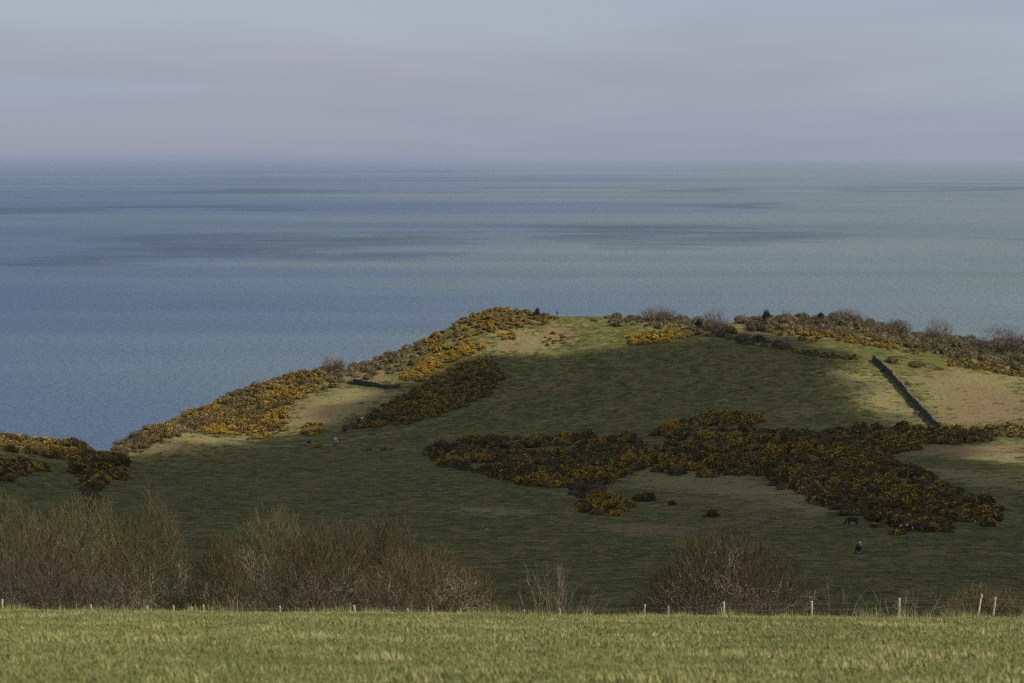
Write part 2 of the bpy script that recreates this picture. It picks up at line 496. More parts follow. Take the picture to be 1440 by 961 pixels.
sea = add('sea', mesh_from('sea', np.array([(-sx, sy0, 0), (sx, sy0, 0), (sx, sy1, 0), (-sx, sy1, 0)]), np.array([[0, 1, 2, 3]]), [M_SEA]))
tag(sea, 'calm blue grey sea reaching the hazy horizon', None, None, 'structure')

# ------------------------------------------------------------------ clouds that shade the headland and the sea (overhead, above the picture)
mc = MAT('cloud_vapour')
M_CLOUD = mc.done((0.85, 0.86, 0.88), 1.0, 0.0)
ctr = mc.node('ShaderNodeBsdfTransparent'); cmx = mc.node('ShaderNodeMixShader')
cmx.inputs['Fac'].default_value = 0.46
mc.l.new(ctr.outputs[0], cmx.inputs[1]); mc.l.new(mc.b.outputs[0], cmx.inputs[2])
mc.l.new(cmx.outputs[0], mc.n['Material Output'].inputs['Surface'])
M_WISP = M_CLOUD.copy(); M_WISP.name = 'thin_cloud_vapour'
for n_ in M_WISP.node_tree.nodes:
    if n_.type == 'MIX_SHADER': n_.inputs['Fac'].default_value = 0.18
def ico(sub):
    import bmesh
    bm = bmesh.new(); bmesh.ops.create_icosphere(bm, subdivisions=sub, radius=1)
    v = np.array([x.co[:] for x in bm.verts]); f = np.array([[q.index for q in p.verts] for p in bm.faces]); bm.free()
    return v, f
IV2, IF2 = ico(2); IV1, IF1 = ico(1); IV3, IF3 = ico(3)
def cloud(name, ground_poly, gz, alt, r, label, ragged=.5, mat=None, gaps=0.0):
    w = ground_poly; lo, hi = w.min(0) - r, w.max(0) + r
    s = r * (1.25 if mat else 0.8)
    gxx, gyy = np.meshgrid(np.arange(lo[0], hi[0], s), np.arange(lo[1], hi[1], s))
    P = np.stack([gxx.ravel(), gyy.ravel()], -1) + rng.uniform(-.35, .35, (gxx.size, 2)) * s
    d = edge_dist(P, w); d[~inside(P, w)] *= -1
    P, d = P[d > -ragged * r * rng.random(len(P))], d[d > -9e9][:0]
    if gaps: P = P[fbm(P[:, 0] / (r * 5), P[:, 1] / (r * 14), 3) > gaps]
    if not len(P): return None
    Vs, Fs = [], []
    for k, p in enumerate(P):
        rr = r * rng.uniform(.75, 1.15)
        dd = IV1 * (1 + .3 * (rng.random((len(IV1), 1)) - .5)) * np.array([rr * (1.5 if mat else 1), rr, rr * rng.uniform(.5, .8)])
        t = alt / SUN_DIR[2]
        c0 = np.array([p[0], p[1], gz]) + SUN_DIR * (t + rng.uniform(-.2, .2) * r)
        Vs.append(dd + c0); Fs.append(IF1 + k * len(IV1))
    o = add(name, mesh_from(name, np.concatenate(Vs), np.concatenate(Fs), [mat or M_CLOUD], smooth=True))
    return tag(o, label, 'cloud', None, 'stuff')
shade = [(-300,645),(100,650),(185,650),(300,641),(430,621),(500,590),(570,554),(640,515),(692,499),(745,504),(800,495),(860,488),(905,478),(960,470),(1020,468),(1060,480),(1085,500),(1115,540),(1160,580),(1215,600),(1270,612),(1300,640),(1380,690),(1450,712),(1700,740)]
w_far = poly_world(shade)
w_sh = np.concatenate([w_far, [[150, 320], [110, 262], [60, 205], [0, 178], [-60, 178], [-120, 190], [-200, 230]]])
cloud('cloud', w_sh, 65.0, 420.0, 11.0, 'grey cloud overhead shading the headland')
def sea_poly(pts):
    out = []
    for px, py in pts:
        dx, dy, dz = ray(px, py); t = -CAMZ / dz; out.append((dx * t, dy * t))
    return np.array(out)
sea_shades = [
 [(-300,372),(60,356),(160,338),(300,330),(440,333),(560,336),(640,326),(760,318),(900,317),(1000,322),(1120,334),(1000,345),(900,348),(820,356),(700,352),(560,358),(380,362),(200,362),(0,376),(-300,395)],
 [(-300,300),(100,292),(330,289),(420,294),(330,303),(100,306),(-300,312)],
 [(900,269),(1100,263),(1450,264),(1600,267),(1100,272)], [(930,289),(1060,286),(1150,290),(1030,296)],
 [(1340,327),(1450,321),(1600,322),(1600,338),(1440,338)], [(1060,322),(1140,321),(1160,325),(1080,328)], [(180,270),(400,265),(520,268),(330,273)],
]
for pl in sea_shades:
    w = sea_poly(pl); ext = (w.max(0) - w.min(0)).min()
    cloud('cloud', w, 0.0, 900.0, max(30.0, min(70.0, ext * .1)), 'low thin cloud overhead shading the sea', 1.5, M_WISP, .44)

# ------------------------------------------------------------------ sea haze
mh = bpy.data.materials.new('sea_haze'); mh.use_nodes = True
mh.node_tree.nodes.clear()
ho = mh.node_tree.nodes.new('ShaderNodeOutputMaterial'); hv = mh.node_tree.nodes.new('ShaderNodeVolumePrincipled')
hv.inputs['Color'].default_value = (0.69, 0.735, 0.855, 1)
hv.inputs['Density'].default_value = 2.9e-5
hv.inputs['Anisotropy'].default_value = 0.48
mh.node_tree.links.new(hv.outputs[0], ho.inputs['Volume'])
hx, hy0, hy1, hz0, hz1 = 60600.0, -3000.0, 110600.0, -26.5, 134.0
hvts = np.array([(x, y, z) for z in (hz0, hz1) for (x, y) in ((-hx, hy0), (hx, hy0), (hx, hy1), (-hx, hy1))])
hf = np.array([[3, 2, 1, 0], [4, 5, 6, 7], [0, 1, 5, 4], [1, 2, 6, 5], [2, 3, 7, 6], [3, 0, 4, 7]])
haze = add('haze', mesh_from('haze', hvts, hf, [mh]))
tag(haze, 'pale sea haze thickening towards the horizon', None, None, 'stuff')

# ------------------------------------------------------------------ plant materials
def leafy(name, a, b, scale=2.5, rough=.85):
    m = MAT(name)
    n = m.noise(scale, 3, .6, 'Object')
    inf = m.node('ShaderNodeObjectInfo')
    geo = m.node('ShaderNodeNewGeometry'); wn_ = m.node('ShaderNodeTexNoise')
    wn_.inputs['Scale'].default_value = .28; wn_.inputs['Detail'].default_value = 3.0
    m.l.new(geo.outputs['Position'], wn_.inputs['Vector'])
    v = m.math('ADD', m.math('ADD', m.math('MULTIPLY', n, .45), m.math('MULTIPLY', inf.outputs['Random'], .25)), m.math('MULTIPLY', m.math('SUBTRACT', wn_.outputs['Fac'], .3), 1.0))
    return m.done(m.mix(m.rng(v, .25, .9), a, b), rough, .15)
M_GORSE = leafy('gorse_spines', (0.058, 0.046, 0.014), (0.175, 0.128, 0.040))
M_FLOWER = leafy('gorse_blossom', (0.42, 0.24, 0.010), (0.76, 0.47, 0.022), 4.0)
M_TWIG = leafy('dead_twigs', (0.054, 0.042, 0.020), (0.118, 0.092, 0.045))
M_BRAMBLE = leafy('bramble_canes', (0.075, 0.056, 0.028), (0.165, 0.122, 0.060))
M_DARK = leafy('dark_needles', (0.010, 0.014, 0.007), (0.024, 0.028, 0.013))
M_HEATH = leafy('olive_scrub', (0.065, 0.062, 0.028), (0.140, 0.118, 0.058))

def lumps(seed, n, flat):
    g = np.random.default_rng(seed); c, r = [], []
    for k in range(n):
        a = g.uniform(0, 2 * math.pi); d = math.sqrt(g.random()) * .68
        rr = g.uniform(.26, .46) * (1 - .25 * d)
        c.append((math.cos(a) * d, math.sin(a) * d, g.uniform(.12, .55) * (1 - .55 * d))); r.append(rr)
    c.append((0, 0, .28)); r.append(.55)
    return np.array(c) * np.array([1, 1, flat]), np.array(r)
def shell(g, c, r, n, zmin=.0, depth=.12):
    k = g.choice(len(r), n, p=r ** 2 / (r ** 2).sum())
    d = g.normal(size=(n, 3)); d /= np.linalg.norm(d, axis=1)[:, None]; d[:, 2] = np.abs(d[:, 2]) * .9 + d[:, 2] * .1
    P = c[k] + d * r[k][:, None] * (1 - depth * g.random((n, 1)))
    dist = np.linalg.norm(P[:, None] - c[None], axis=2) / r[None]
    ok = (dist.min(1) > .82) & (P[:, 2] > zmin)
    return P[ok], d[ok]
def spikes(g, P, D, L, W, per=2, spread=.6):
    n = len(P) * per
    P = np.repeat(P, per, 0); D = np.repeat(D, per, 0) + g.normal(size=(n, 3)) * spread
    D /= np.linalg.norm(D, axis=1)[:, None]
    S = np.cross(D, g.normal(size=(n, 3))); S /= np.linalg.norm(S, axis=1)[:, None]
    l = L * g.uniform(.6, 1.3, (n, 1)); w = W * g.uniform(.6, 1.3, (n, 1))
    b = P - D * l * .35
    V = np.stack([b + S * w, b - S * w, P + D * l * .65], 1).reshape(-1, 3)
    return V, np.arange(3 * n).reshape(-1, 3)
def cat(parts):
    Vs, Fs, o = [], [], 0
    for v, f in parts:
        Vs.append(v); Fs.append(f + o); o += len(v)
    return np.concatenate(Vs), np.concatenate(Fs)
def bush_arrays(seed, flower, n=520, nl=9, flat=.95, L=.21, W=.055):
    g = np.random.default_rng(seed)
    c, r = lumps(seed, nl, flat)
    P, D = shell(g, c, r, n)
    fo = [spikes(g, P, D, L, W)]
    for cc, rr in zip(c, r):
        v = IV1 * (1 + .18 * (g.random((len(IV1), 1)) - .5)) * rr * .84 + cc
        v[:, 2] = np.maximum(v[:, 2], -.06)
        fo.append((v, IF1))
    fol = cat(fo)
    P, D = shell(g, c, r, int(n * 2.2), .12, .05)
    # blossom comes in clusters, thicker towards the light
    q = 1.3 * VN(P[:, 0] * 2.6 + seed * 3.7, P[:, 1] * 2.6 + P[:, 2] * 2.2) + .45 * (P[:, 2] - .4) + g.normal(size=len(P)) * .07
    th = np.quantile(q, 1 - min(.95, flower))
    k = q > th
    fl = spikes(g, P[k] + D[k] * .03, D[k], .11, .056, 2, 1.0) if k.any() else None
    return fol, fl
GV = []
for i, fl in enumerate((.02, .04, .08, .13, .18, .26, .34, .5, .62, .75)):
    GV.append(bush_arrays(100 + i, fl, nl=7 + i % 4, flat=.8 + .1 * (i % 3)))
BV = [bush_arrays(200 + i, 0.0, n=560, nl=8 + i, flat=.9, L=.24, W=.028) for i in range(5)]
GVL = [bush_arrays(100 + i, fl, n=190, nl=6, flat=.8 + .1 * (i % 3), L=.26, W=.085) for i, fl in enumerate((.02, .04, .08, .13, .18, .26, .34, .5, .62, .75))]
BVL = [bush_arrays(200 + i, 0.0, n=230, nl=6, flat=.9, L=.28, W=.045) for i in range(5)]
G_MESH = [(mesh_from('gorse_foliage', f[0], f[1], [M_GORSE]), mesh_from('gorse_flowers', b[0], b[1], [M_FLOWER])) for f, b in GV]
B_MESH = {k: [mesh_from('scrub_canes', f[0], f[1], [mt]) for f, b in BV] for k, mt in (('brown', M_BRAMBLE), ('olive', M_HEATH), ('twig', M_TWIG))}
D_MESH = [mesh_from('dark_crown', f[0], f[1], [M_DARK]) for f, b in BV]

def pick(flo, x, y):
    l = sorted(flo); q = float(fbm(np.array(x / 9 + 20), np.array(y / 13 + 4), 2))      # bloom comes in drifts
    return int(l[int(np.clip((q - .5) * 2.6 + .5 + rng.normal() * .2, 0, .999) * len(l))])
def scatter(pts, gap, smin, smax, flo, region, kind='gorse', keepf=1.0, hz=1.0, gapn=0.0):
    w = poly_world(pts); lo, hi = w.min(0), w.max(0)
    n = int(np.prod(hi - lo) / gap ** 2 * 7) + 40
    P = rng.uniform(lo, hi, (n, 2)); P = P[inside(P, w)]
    if not len(P):
        P = w.mean(0)[None]
    out = np.empty((0, 2))
    for p in P:
        if len(out) == 0 or ((out - p) ** 2).sum(1).min() > gap ** 2:
            out = np.vstack([out, p])
    res = []
    for x, y in out:
        if rng.random() > keepf: continue
        if gapn and float(fbm(np.array(x / 7 + 50), np.array(y / 9), 2)) < gapn: continue
        s = rng.uniform(smin, smax)
        res.append(dict(x=x, y=y, s=s, ax=rng.uniform(.8, 1.3), hz=hz * rng.uniform(.6, 1.15), v=pick(flo, x, y), rot=rng.uniform(0, 6.28), region=region, kind=kind))
    return res
LO, MD, HI = (0, 1, 1, 2, 3, 4), (2, 3, 4, 5, 6), (6, 7, 8, 9, 9)
G = []
G += scatter([(-30,613),(50,619),(110,629),(165,642),(172,667),(150,679),(128,692),(115,672),(105,652),(60,641),(-30,634)], 2.7, 1.6, 2.8, (1, 2, 3, 4, 5), 'knoll')
G += scatter([(-30,650),(30,650),(60,662),(30,673),(-30,682)], 2.4, 1.5, 2.3, (2, 3, 4, 5), 'clump')
G += scatter([(185,634),(215,608),(260,580),(320,550),(400,518),(450,516),(478,524),(470,546),(430,553),(405,572),(400,592),(385,606),(350,600),(325,598),(290,600),(275,604),(240,616),(210,630)], 1.9, 1.2, 2.1, (0, 1, 3, 5, 6, 7, 8), 'flank', keepf=.85)
G += scatter([(280,610),(290,598),(330,590),(400,580),(400,607),(360,620),(340,612)], 2.0, 1.2, 1.9, (6, 7, 7, 8, 9), 'flank')
G += scatter([(425,606),(436,594),(455,598),(456,606),(446,613),(430,614)], 1.8, .9, 1.4, (6, 7, 8, 9), 'tuft')
G += scatter([(560,534),(590,513),(640,486),(665,478),(682,488),(660,500),(620,516),(590,537)], 1.6, 1.1, 1.9, (7, 8, 9, 9), 'bright')
G += scatter([(590,480),(620,455),(650,435),(690,425),(740,428),(785,449),(750,462),(690,467),(640,481),(612,500)], 1.8, 1.1, 1.8, (2, 4, 6, 7, 8), 'summit', keepf=.75)
G += scatter([(702,471),(722,468),(726,476),(706,478)], 1.4, .9, 1.3, HI, 'tuft')
G += scatter([(760,480),(770,468),(800,470),(797,485),(770,487)], 2.4, .7, 1.2, (3, 4, 5, 6), 'tuft')
G += scatter([(690,502),(708,530),(688,557),(640,578),(570,597),(500,603),(520,583),(560,560),(610,533),(650,511)], 2.0, 1.3, 2.0, (2, 4, 5, 6, 7), 'diagonal')
G += scatter([(602,632),(640,620),(720,618),(800,616),(900,616),(935,608),(1010,606),(1100,606),(1130,608),(1130,672),(1080,668),(1000,672),(900,660),(850,680),(770,690),(690,670),(620,655)], 2.5, 1.1, 3.2, LO + (5, 6, 7), 'thicket', gapn=.36)
G += scatter([(1130,604),(1200,602),(1330,607),(1445,601),(1445,617),(1340,626),(1260,637),(1225,640),(1190,650),(1130,640)], 2.3, 1.0, 2.8, LO + (2, 3, 5, 6), 'thicket', gapn=.36)
G += scatter([(1130,640),(1190,645),(1250,645),(1290,664),(1340,692),(1410,722),(1392,742),(1330,752),(1270,744),(1180,720),(1130,696),(1090,675)], 2.2, 1.0, 2.8, LO + (3, 5, 6), 'lobe', gapn=.34)
G += scatter([(930,602),(960,593),(1000,582),(1060,584),(1075,593),(1050,599),(990,599),(950,605)], 1.9, 1.2, 1.9, (5, 6, 7, 8), 'gold')
G += scatter([(812,714),(830,697),(860,697),(882,714),(870,726),(825,724)], 2.4, 1.2, 2.0, (2, 4, 5, 6), 'tuft')
G += scatter([(880,478),(910,469),(965,464),(972,474),(930,482),(890,486)], 1.8, 1.1, 1.8, (5, 6, 7, 8), 'brow')
G += scatter([(1058,470),(1110,472),(1180,480),(1240,490),(1302,501),(1302,494),(1240,481),(1180,471),(1110,465)], 2.1, 1.1, 1.7, (4, 5, 6, 7, 8), 'crest', keepf=.75)
G += scatter([(1330,514),(1400,524),(1465,536),(1465,526),(1390,514),(1340,506)], 2.2, 1.1, 1.7, (2, 4, 5, 6), 'crest')
G += scatter([(1112,493),(1150,495),(1172,501),(1166,505),(1120,498)], 1.6, .9, 1.3, (5, 6, 7), 'hedge')
G += scatter([(1168,500),(1212,502),(1212,506),(1168,505)], 1.6, .8, 1.1, (0, 0, 1), 'hedge')
def one(px, py, s, v, label, hz=1.0, kind='gorse'):
    p = hit(px, py)
    return dict(x=p[0], y=p[1], s=s, hz=hz, v=v, rot=px * .37, region='single', kind=kind, label=label)
SINGLES = [
 one(905, 704, 2.5, 2, 'rounded dark gorse bush alone on the pale grass below the thicket', .85),
 one(889, 712, 1.1, 8, 'small bright yellow gorse bush touching the rounded dark one'),
 one(1003, 727, 1.75, 3, 'round gorse bush standing alone right of the pinkish bracken patch', 1.15),
 one(946, 710, 1.0, 2, 'tiny low gorse bush between the two rounded dark bushes'),
 one(447, 629, 1.6, 8, 'yellow gorse bush beside the black and white cow at the hollow', .8),
 one(515, 633, 1.9, 5, 'low wide gorse bush on the track edge, nearer the cows', .6),
 one(545, 633, 1.9, 5, 'low wide gorse bush on the track edge, nearer the thicket', .5),
 one(523, 612, 1.3, 6, 'small slanting gorse bush above the track on the grass slope', .7),
 one(1056, 546, .9, 4, 'tiny gorse tuft alone high on the shaded slope', .9),
 one(938, 507, .9, 7, 'tiny yellow gorse tuft alone under the brow', .9),
 one(1263, 752, 1.7, 3, 'low dark gorse bush in front of the brown and white cow', .7),
 one(1232, 742, 1.1, 1, 'small scruffy gorse bush between the two grazing cows', .8),
 one(1206, 479, 1.3, 3, 'small dark gorse bush on the lit grass under the crest scrub'),
 one(1128, 478, 1.9, 7, 'yellow gorse bush at the left end of the lit upper meadow', .8),
 one(1143, 480, 1.7, 7, 'flat yellow gorse bush second on the lit upper meadow', .7),
 one(1321, 520, 2.0, 4, 'wide gorse bush beside the brown bramble above the stone wall', .6),
 one(150, 633, 1.3, 5, 'gorse bush filling the notch between the knoll and the headland'),
 one(196, 627, 1.2, 7, 'small yellow gorse bush at the lowest tip of the headland'),
]
S_ = []
S_ += scatter([(440,516),(480,508),(530,490),(590,465),(612,503),(560,524),(520,533),(470,543)], 3.2, 1.7, 2.6, range(5), 'shoulder', 'brown')
S_ += scatter([(172,632),(205,600),(300,552),(400,515),(430,518),(330,576),(250,612),(205,634)], 3.5, 1.6, 2.5, range(5), 'edge', 'brown')
S_ += scatter([(640,450),(690,430),(760,430),(740,460),(690,466)], 2.6, 1.0, 1.6, range(5), 'top', 'brown', keepf=.8)
S_ += scatter([(832,452),(870,436),(940,435),(990,440),(1030,467),(1080,481),(1110,492),(1060,486),(1000,474),(940,463),(880,459)], 3.2, 1.5, 2.8, range(5), 'brow', 'mix')
S_ += scatter([(1038,452),(1060,436),(1110,436),(1180,436),(1250,448),(1310,462),(1370,476),(1465,474),(1465,528),(1380,512),(1310,495),(1240,482),(1180,472),(1110,466),(1060,466)], 4.0, 2.0, 3.8, range(5), 'crest', 'mix')
S_ += scatter([(602,632),(720,620),(900,618),(1010,608),(1130,608),(1130,672),(1000,672),(900,660),(770,688),(620,655)], 8.5, 1.5, 2.6, range(5), 'among', 'twig')
S_ += scatter([(1130,606),(1330,607),(1260,637),(1340,692),(1410,722),(1330,752),(1180,720),(1130,696)], 8.0, 1.4, 2.4, range(5), 'among', 'twig')
S_ += scatter([(150,642),(160,628),(185,612),(204,608),(206,630),(180,641)], 2.6, 1.2, 2.0, range(5), 'edge', 'brown')
S_ += scatter([(215,615),(300,560),(400,520),(470,528),(430,553),(400,580),(330,600),(250,615)], 4.6, 1.1, 1.9, range(5), 'flankmix', 'brown')
S_ += scatter([(600,495),(650,445),(700,432),(780,449),(740,462),(650,478)], 3.6, 1.0, 1.7, range(5), 'top', 'brown')
S_ += scatter([(120,692),(134,690),(138,716),(122,716)], 1.8, .9, 1.5, range(5), 'gully', 'twig')
S_ += scatter([(480,604),(540,592),(530,584),(490,598)], 2.2, .8, 1.2, range(5), 'skirt', 'twig')
S_ += scatter([(800,700),(815,678),(845,680),(850,694),(820,702)], 2.0, 1.0, 1.5, range(5), 'mound', 'twig')
S_ += scatter([(1080,668),(1110,678),(1100,690),(1085,684)], 2.0, .9, 1.3, range(5), 'mound', 'twig')
SC_SINGLE = [
 one(1254, 509, 2.6, 1, 'dark brown bramble mound at the top of the stone wall', .9, 'twig'),
 one(1291, 515, 3.2, 2, 'wide reddish brown bramble mound right of the wall top', .7, 'brown'),
 one(1276, 541, 1.2, 0, 'small dark bramble beside the upper half of the stone wall', .8, 'twig'),
 one(1244, 522, 1.5, 3, 'low bramble against the shaded side near the wall top', .8, 'twig'),
 one(1291, 582, 1.3, 4, 'brown bramble tuft against the lower shaded side of the wall', .8, 'brown'),
]
def ground_pos(b, sink=.12):
    return (b['x'], b['y'], float(height(b['x'], b['y'])) - sink * b['s'])
G_PLACE = {   # region: (group, [(right limit in the picture, where)])
 'knoll': ('gorse hedge on the left knoll', [(30, 'at the outer end of the knoll hedge'), (75, 'in the straight part of the knoll hedge'), (118, 'where the knoll hedge turns downhill'), (9999, 'at the drooping end of the knoll hedge')]),
 'clump': ('gorse clump below the knoll hedge', [(25, 'in the clump below the knoll hedge, outer side'), (9999, 'in the clump below the knoll hedge, inner side')]),
 'thicket': ('broad gorse thicket below the hill', [(720, 'at the pointed end of the broad thicket'), (850, 'in the broad thicket above the pale yellow patch'), (960, 'in the narrow waist of the broad thicket'), (1100, 'in the broad thicket below the golden patch'), (1240, 'in the broad thicket behind the lobe'), (9999, 'in the thin hedge end below the stone wall')]),
 'lobe': ('gorse lobe sloping to the cows', [(1180, 'in the upper part of the sloping lobe'), (1260, 'in the sloping lobe above the dark cow'), (1330, 'in the sloping lobe above the brown cow'), (9999, 'at the tip of the sloping lobe')]),
 'diagonal': ('diagonal gorse bank', [(580, 'at the foot of the diagonal bank'), (9999, 'in the upper half of the diagonal bank')]),
 'flank': ('gorse on the seaward flank', [(9999, 'on the sunlit seaward flank')]),
 'bright': ('bright gorse under the summit', [(9999, 'in the bright patch under the summit')]),
 'summit': ('gorse on the summit', [(9999, 'on the rounded summit above the sea')]),
 'gold': ('golden patch above the thicket', [(965, 'in the low outlier of the golden patch'), (1020, 'in the golden patch, nearer half'), (9999, 'in the golden patch, farther half')]),
 'tuft': ('small open gorse clumps', [(500, 'in the loose clump above the hollow cows'), (740, 'in the tuft on the lit bank under the summit'), (805, 'in the sparse clump beside the sunlit bank'), (9999, 'in the clump hanging below the thicket')]),
 'brow': ('gorse under the brow', [(920, 'at the outer end of the row under the brow'), (9999, 'in the row under the brow')]),
 'crest': ('gorse along the crest scrub', [(1150, 'under the dark crest evergreens'), (1310, 'along the crest scrub above the stone wall'), (9999, 'along the crest scrub at the right edge')]),
 'hedge': ('short gorse hedge line', [(1170, 'in the short hedge left of the wall top'), (9999, 'in the dark end of the short hedge')]),
}
def g_label(b):
    grp, cuts = G_PLACE[b['region']]
    px = project(np.array(ground_pos(b)))[0]
    where = next(w for lim, w in cuts if px < lim)
    sz = 'large ' if b['s'] > 2.25 else 'small ' if b['s'] < 1.55 else ''
    fl = ('hardly flowering', 'hardly flowering', 'sparsely flowering', 'sparsely flowering', 'flowering', 'flowering', 'well flowering', 'brightly flowering', 'golden', 'golden')[b['v']]
    return f'{sz}{fl} gorse bush {where}', grp
def size_seen(b): return b['s'] / b['y']
small_regions = ('tuft', 'hedge', 'gold', 'clump', 'brow', 'knoll')
G.sort(key=lambda b: (b['region'] not in small_regions, -size_seen(b)))
N_IND = 300 - len(SINGLES)
def gorse_thing(b):
    fm, bm_ = G_MESH[b['v']]
    root = add('gorse_bush', None, loc=ground_pos(b), rot=(0, 0, b['rot']), scale=(b['s'] * b.get('ax', 1), b['s'], b['s'] * b['hz']))
    add('foliage', fm, root)['kind'] = 'stuff'; add('flowers', bm_, root)['kind'] = 'stuff'
    if 'label' in b: tag(root, b['label'], 'gorse bush')
    else:
        lab, grp = g_label(b); tag(root, lab, 'gorse bush', grp)
for b in SINGLES + G[:N_IND]: gorse_thing(b)
rest = G[N_IND:]
fV, fF, fM, off = [], [], [], 0
for b in rest:
    ca, sa = math.cos(b['rot']), math.sin(b['rot'])
    Rm = np.array([[ca, sa, 0], [-sa, ca, 0], [0, 0, 1]])
    for k, arr in enumerate(GVL[b['v']]):
        v = (arr[0] * np.array([b['s'] * b.get('ax', 1), b['s'], b['s'] * b['hz']])) @ Rm + np.array(ground_pos(b))
        fV.append(v); fF.append(arr[1] + off); fM.append(np.full(len(arr[1]), k)); off += len(v)
if rest:
    o = add('gorse', mesh_from('gorse', np.concatenate(fV), np.concatenate(fF), [M_GORSE, M_FLOWER], np.concatenate(fM)))
    tag(o, 'mass of yellow flowering gorse covering the far headland slopes', 'gorse', None, 'stuff')
S_PLACE = {
 'shoulder': ('scrub on the left shoulder', [(500, 'beside the rounded grey tree on the left shoulder'), (550, 'in the middle of the left shoulder'), (9999, 'at the upper end of the left shoulder')]),
 'edge': ('scrub along the seaward edge', [(230, 'at the low tip of the seaward edge'), (320, 'on the lower half of the seaward edge'), (9999, 'on the upper half of the seaward edge')]),
 'top': ('scrub on the summit', [(690, 'on the seaward half of the summit'), (9999, 'on the landward half of the summit')]),
 'brow': ('scrub on the brow', [(880, 'on the brow next to the saddle'), (940, 'on the brow around the low brown tree'), (1000, 'on the brow left of the pale fan tree'), (1060, 'around the foot of the pale fan tree'), (9999, 'in the tail running down from the pale tree')]),
 'crest': ('crest thicket on the right', [(1090, 'at the left end of the crest thicket'), (1150, 'in the crest thicket below the flat evergreen'), (1220, 'around the broad brown crest tree'), (1290, 'in the crest thicket left of the largest tree'), (1345, 'around the largest bare crest tree'), (1390, 'around the dead spiky crest tree'), (9999, 'under the windswept tree at the right end')]),
 'gully': ('scrub in the gully', [(9999, 'in the gully below the knoll hedge')]),
 'skirt': ('scrub at the foot of the bank', [(9999, 'at the foot of the diagonal gorse bank')]),
 'among': ('dead scrub in the gorse thicket', [(690, 'among the gorse of the pointed thicket end'), (770, 'among the gorse above the pale stones'), (850, 'among the gorse above the scrubby mound'), (960, 'among the gorse of the thicket waist'), (1060, 'among the gorse below the golden patch'), (1130, 'among the gorse above the lobe notch'), (1190, 'among the gorse at the root of the lobe'), (1250, 'among the gorse above the dark cow'), (1310, 'among the gorse above the brown cow'), (9999, 'among the gorse of the lobe tip')]),
 'flankmix': ('brown scrub among the flank gorse', [(330, 'among the gorse low on the sunlit flank'), (9999, 'among the gorse high on the sunlit flank')]),
 'mound': ('scrub below the thicket', [(900, 'on the mound below the thicket'), (9999, 'in the notch of the sloping lobe')]),
}
S_.sort(key=lambda b: -size_seen(b))
for b in SC_SINGLE + S_:
    if b['kind'] == 'mix': b['kind'] = ('brown', 'olive', 'brown', 'twig')[int(rng.integers(4))]
def scrub_thing(b):
    k = b['kind']
    o = add('scrub_bush', B_MESH[k][b['v']], loc=ground_pos(b), rot=(0, 0, b['rot']), scale=(b['s'], b['s'], b['s'] * b['hz']))
    if 'label' in b: tag(o, b['label'], 'scrub bush'); return
    grp, cuts = S_PLACE[b['region']]
    px = project(np.array(ground_pos(b)))[0]
    sz = 'large ' if b['s'] > 2.5 else 'small ' if b['s'] < 1.9 else ''
    tag(o, f"{sz}{dict(brown='brown', olive='olive', twig='dark grey')[k]} scrub bush {next(w for lim, w in cuts if px < lim)}", 'scrub bush', grp)
N_S = 300 - len(SC_SINGLE)
for b in SC_SINGLE + S_[:N_S]: scrub_thing(b)
srest = S_[N_S:]
fV, fF, fM, off = [], [], [], 0
for b in srest:
    ca, sa = math.cos(b['rot']), math.sin(b['rot'])
    Rm = np.array([[ca, sa, 0], [-sa, ca, 0], [0, 0, 1]])
    arr = BVL[b['v']][0]
    v = (arr[0] * np.array([b['s'] * b.get('ax', 1), b['s'], b['s'] * b['hz']])) @ Rm + np.array(ground_pos(b))
    fV.append(v); fF.append(arr[1] + off); off += len(v); fM.append(np.full(len(arr[1]), ('brown', 'olive', 'twig').index(b['kind'])))
if srest:
    o = add('scrub', mesh_from('scrub', np.concatenate(fV), np.concatenate(fF), [M_BRAMBLE, M_HEATH, M_TWIG], np.concatenate(fM)))
    tag(o, 'mass of small far brown scrub along the skyline', 'scrub', None, 'stuff')

# ------------------------------------------------------------------ bare branching shrubs
def norm(a): return a / (np.linalg.norm(a, axis=-1, keepdims=True) + 1e-9)
def grow(g, P0, D0, L, K, jit, up, lean=(0, 0, 0)):
    N = len(P0); pts = np.empty((N, K, 3)); pts[:, 0] = P0; d = norm(D0); st = (L / (K - 1))[:, None]
    for k in range(1, K):
        d = norm(d + g.normal(size=(N, 3)) * jit + np.array([lean[0], lean[1], up + lean[2]]))
        pts[:, k] = pts[:, k - 1] + d * st
    return pts
def offshoots(g, pts, L, n, ang, f0, f1, k0, k1):
    N, K, _ = pts.shape; i = np.repeat(np.arange(N), n); f = g.uniform(f0, f1, len(i)) * (K - 1)
    j = np.minimum(f.astype(int), K - 2); t = (f - j)[:, None]
    P = pts[i, j] * (1 - t) + pts[i, j + 1] * t
    d = norm(pts[i, j + 1] - pts[i, j]); s = norm(np.cross(d, g.normal(size=d.shape)))
    a = g.uniform(ang * .6, ang * 1.3, len(i))[:, None]
    return P, norm(d * np.cos(a) + s * np.sin(a)), L[i] * g.uniform(k0, k1, len(i)) * (1.15 - .5 * f / (K - 1))
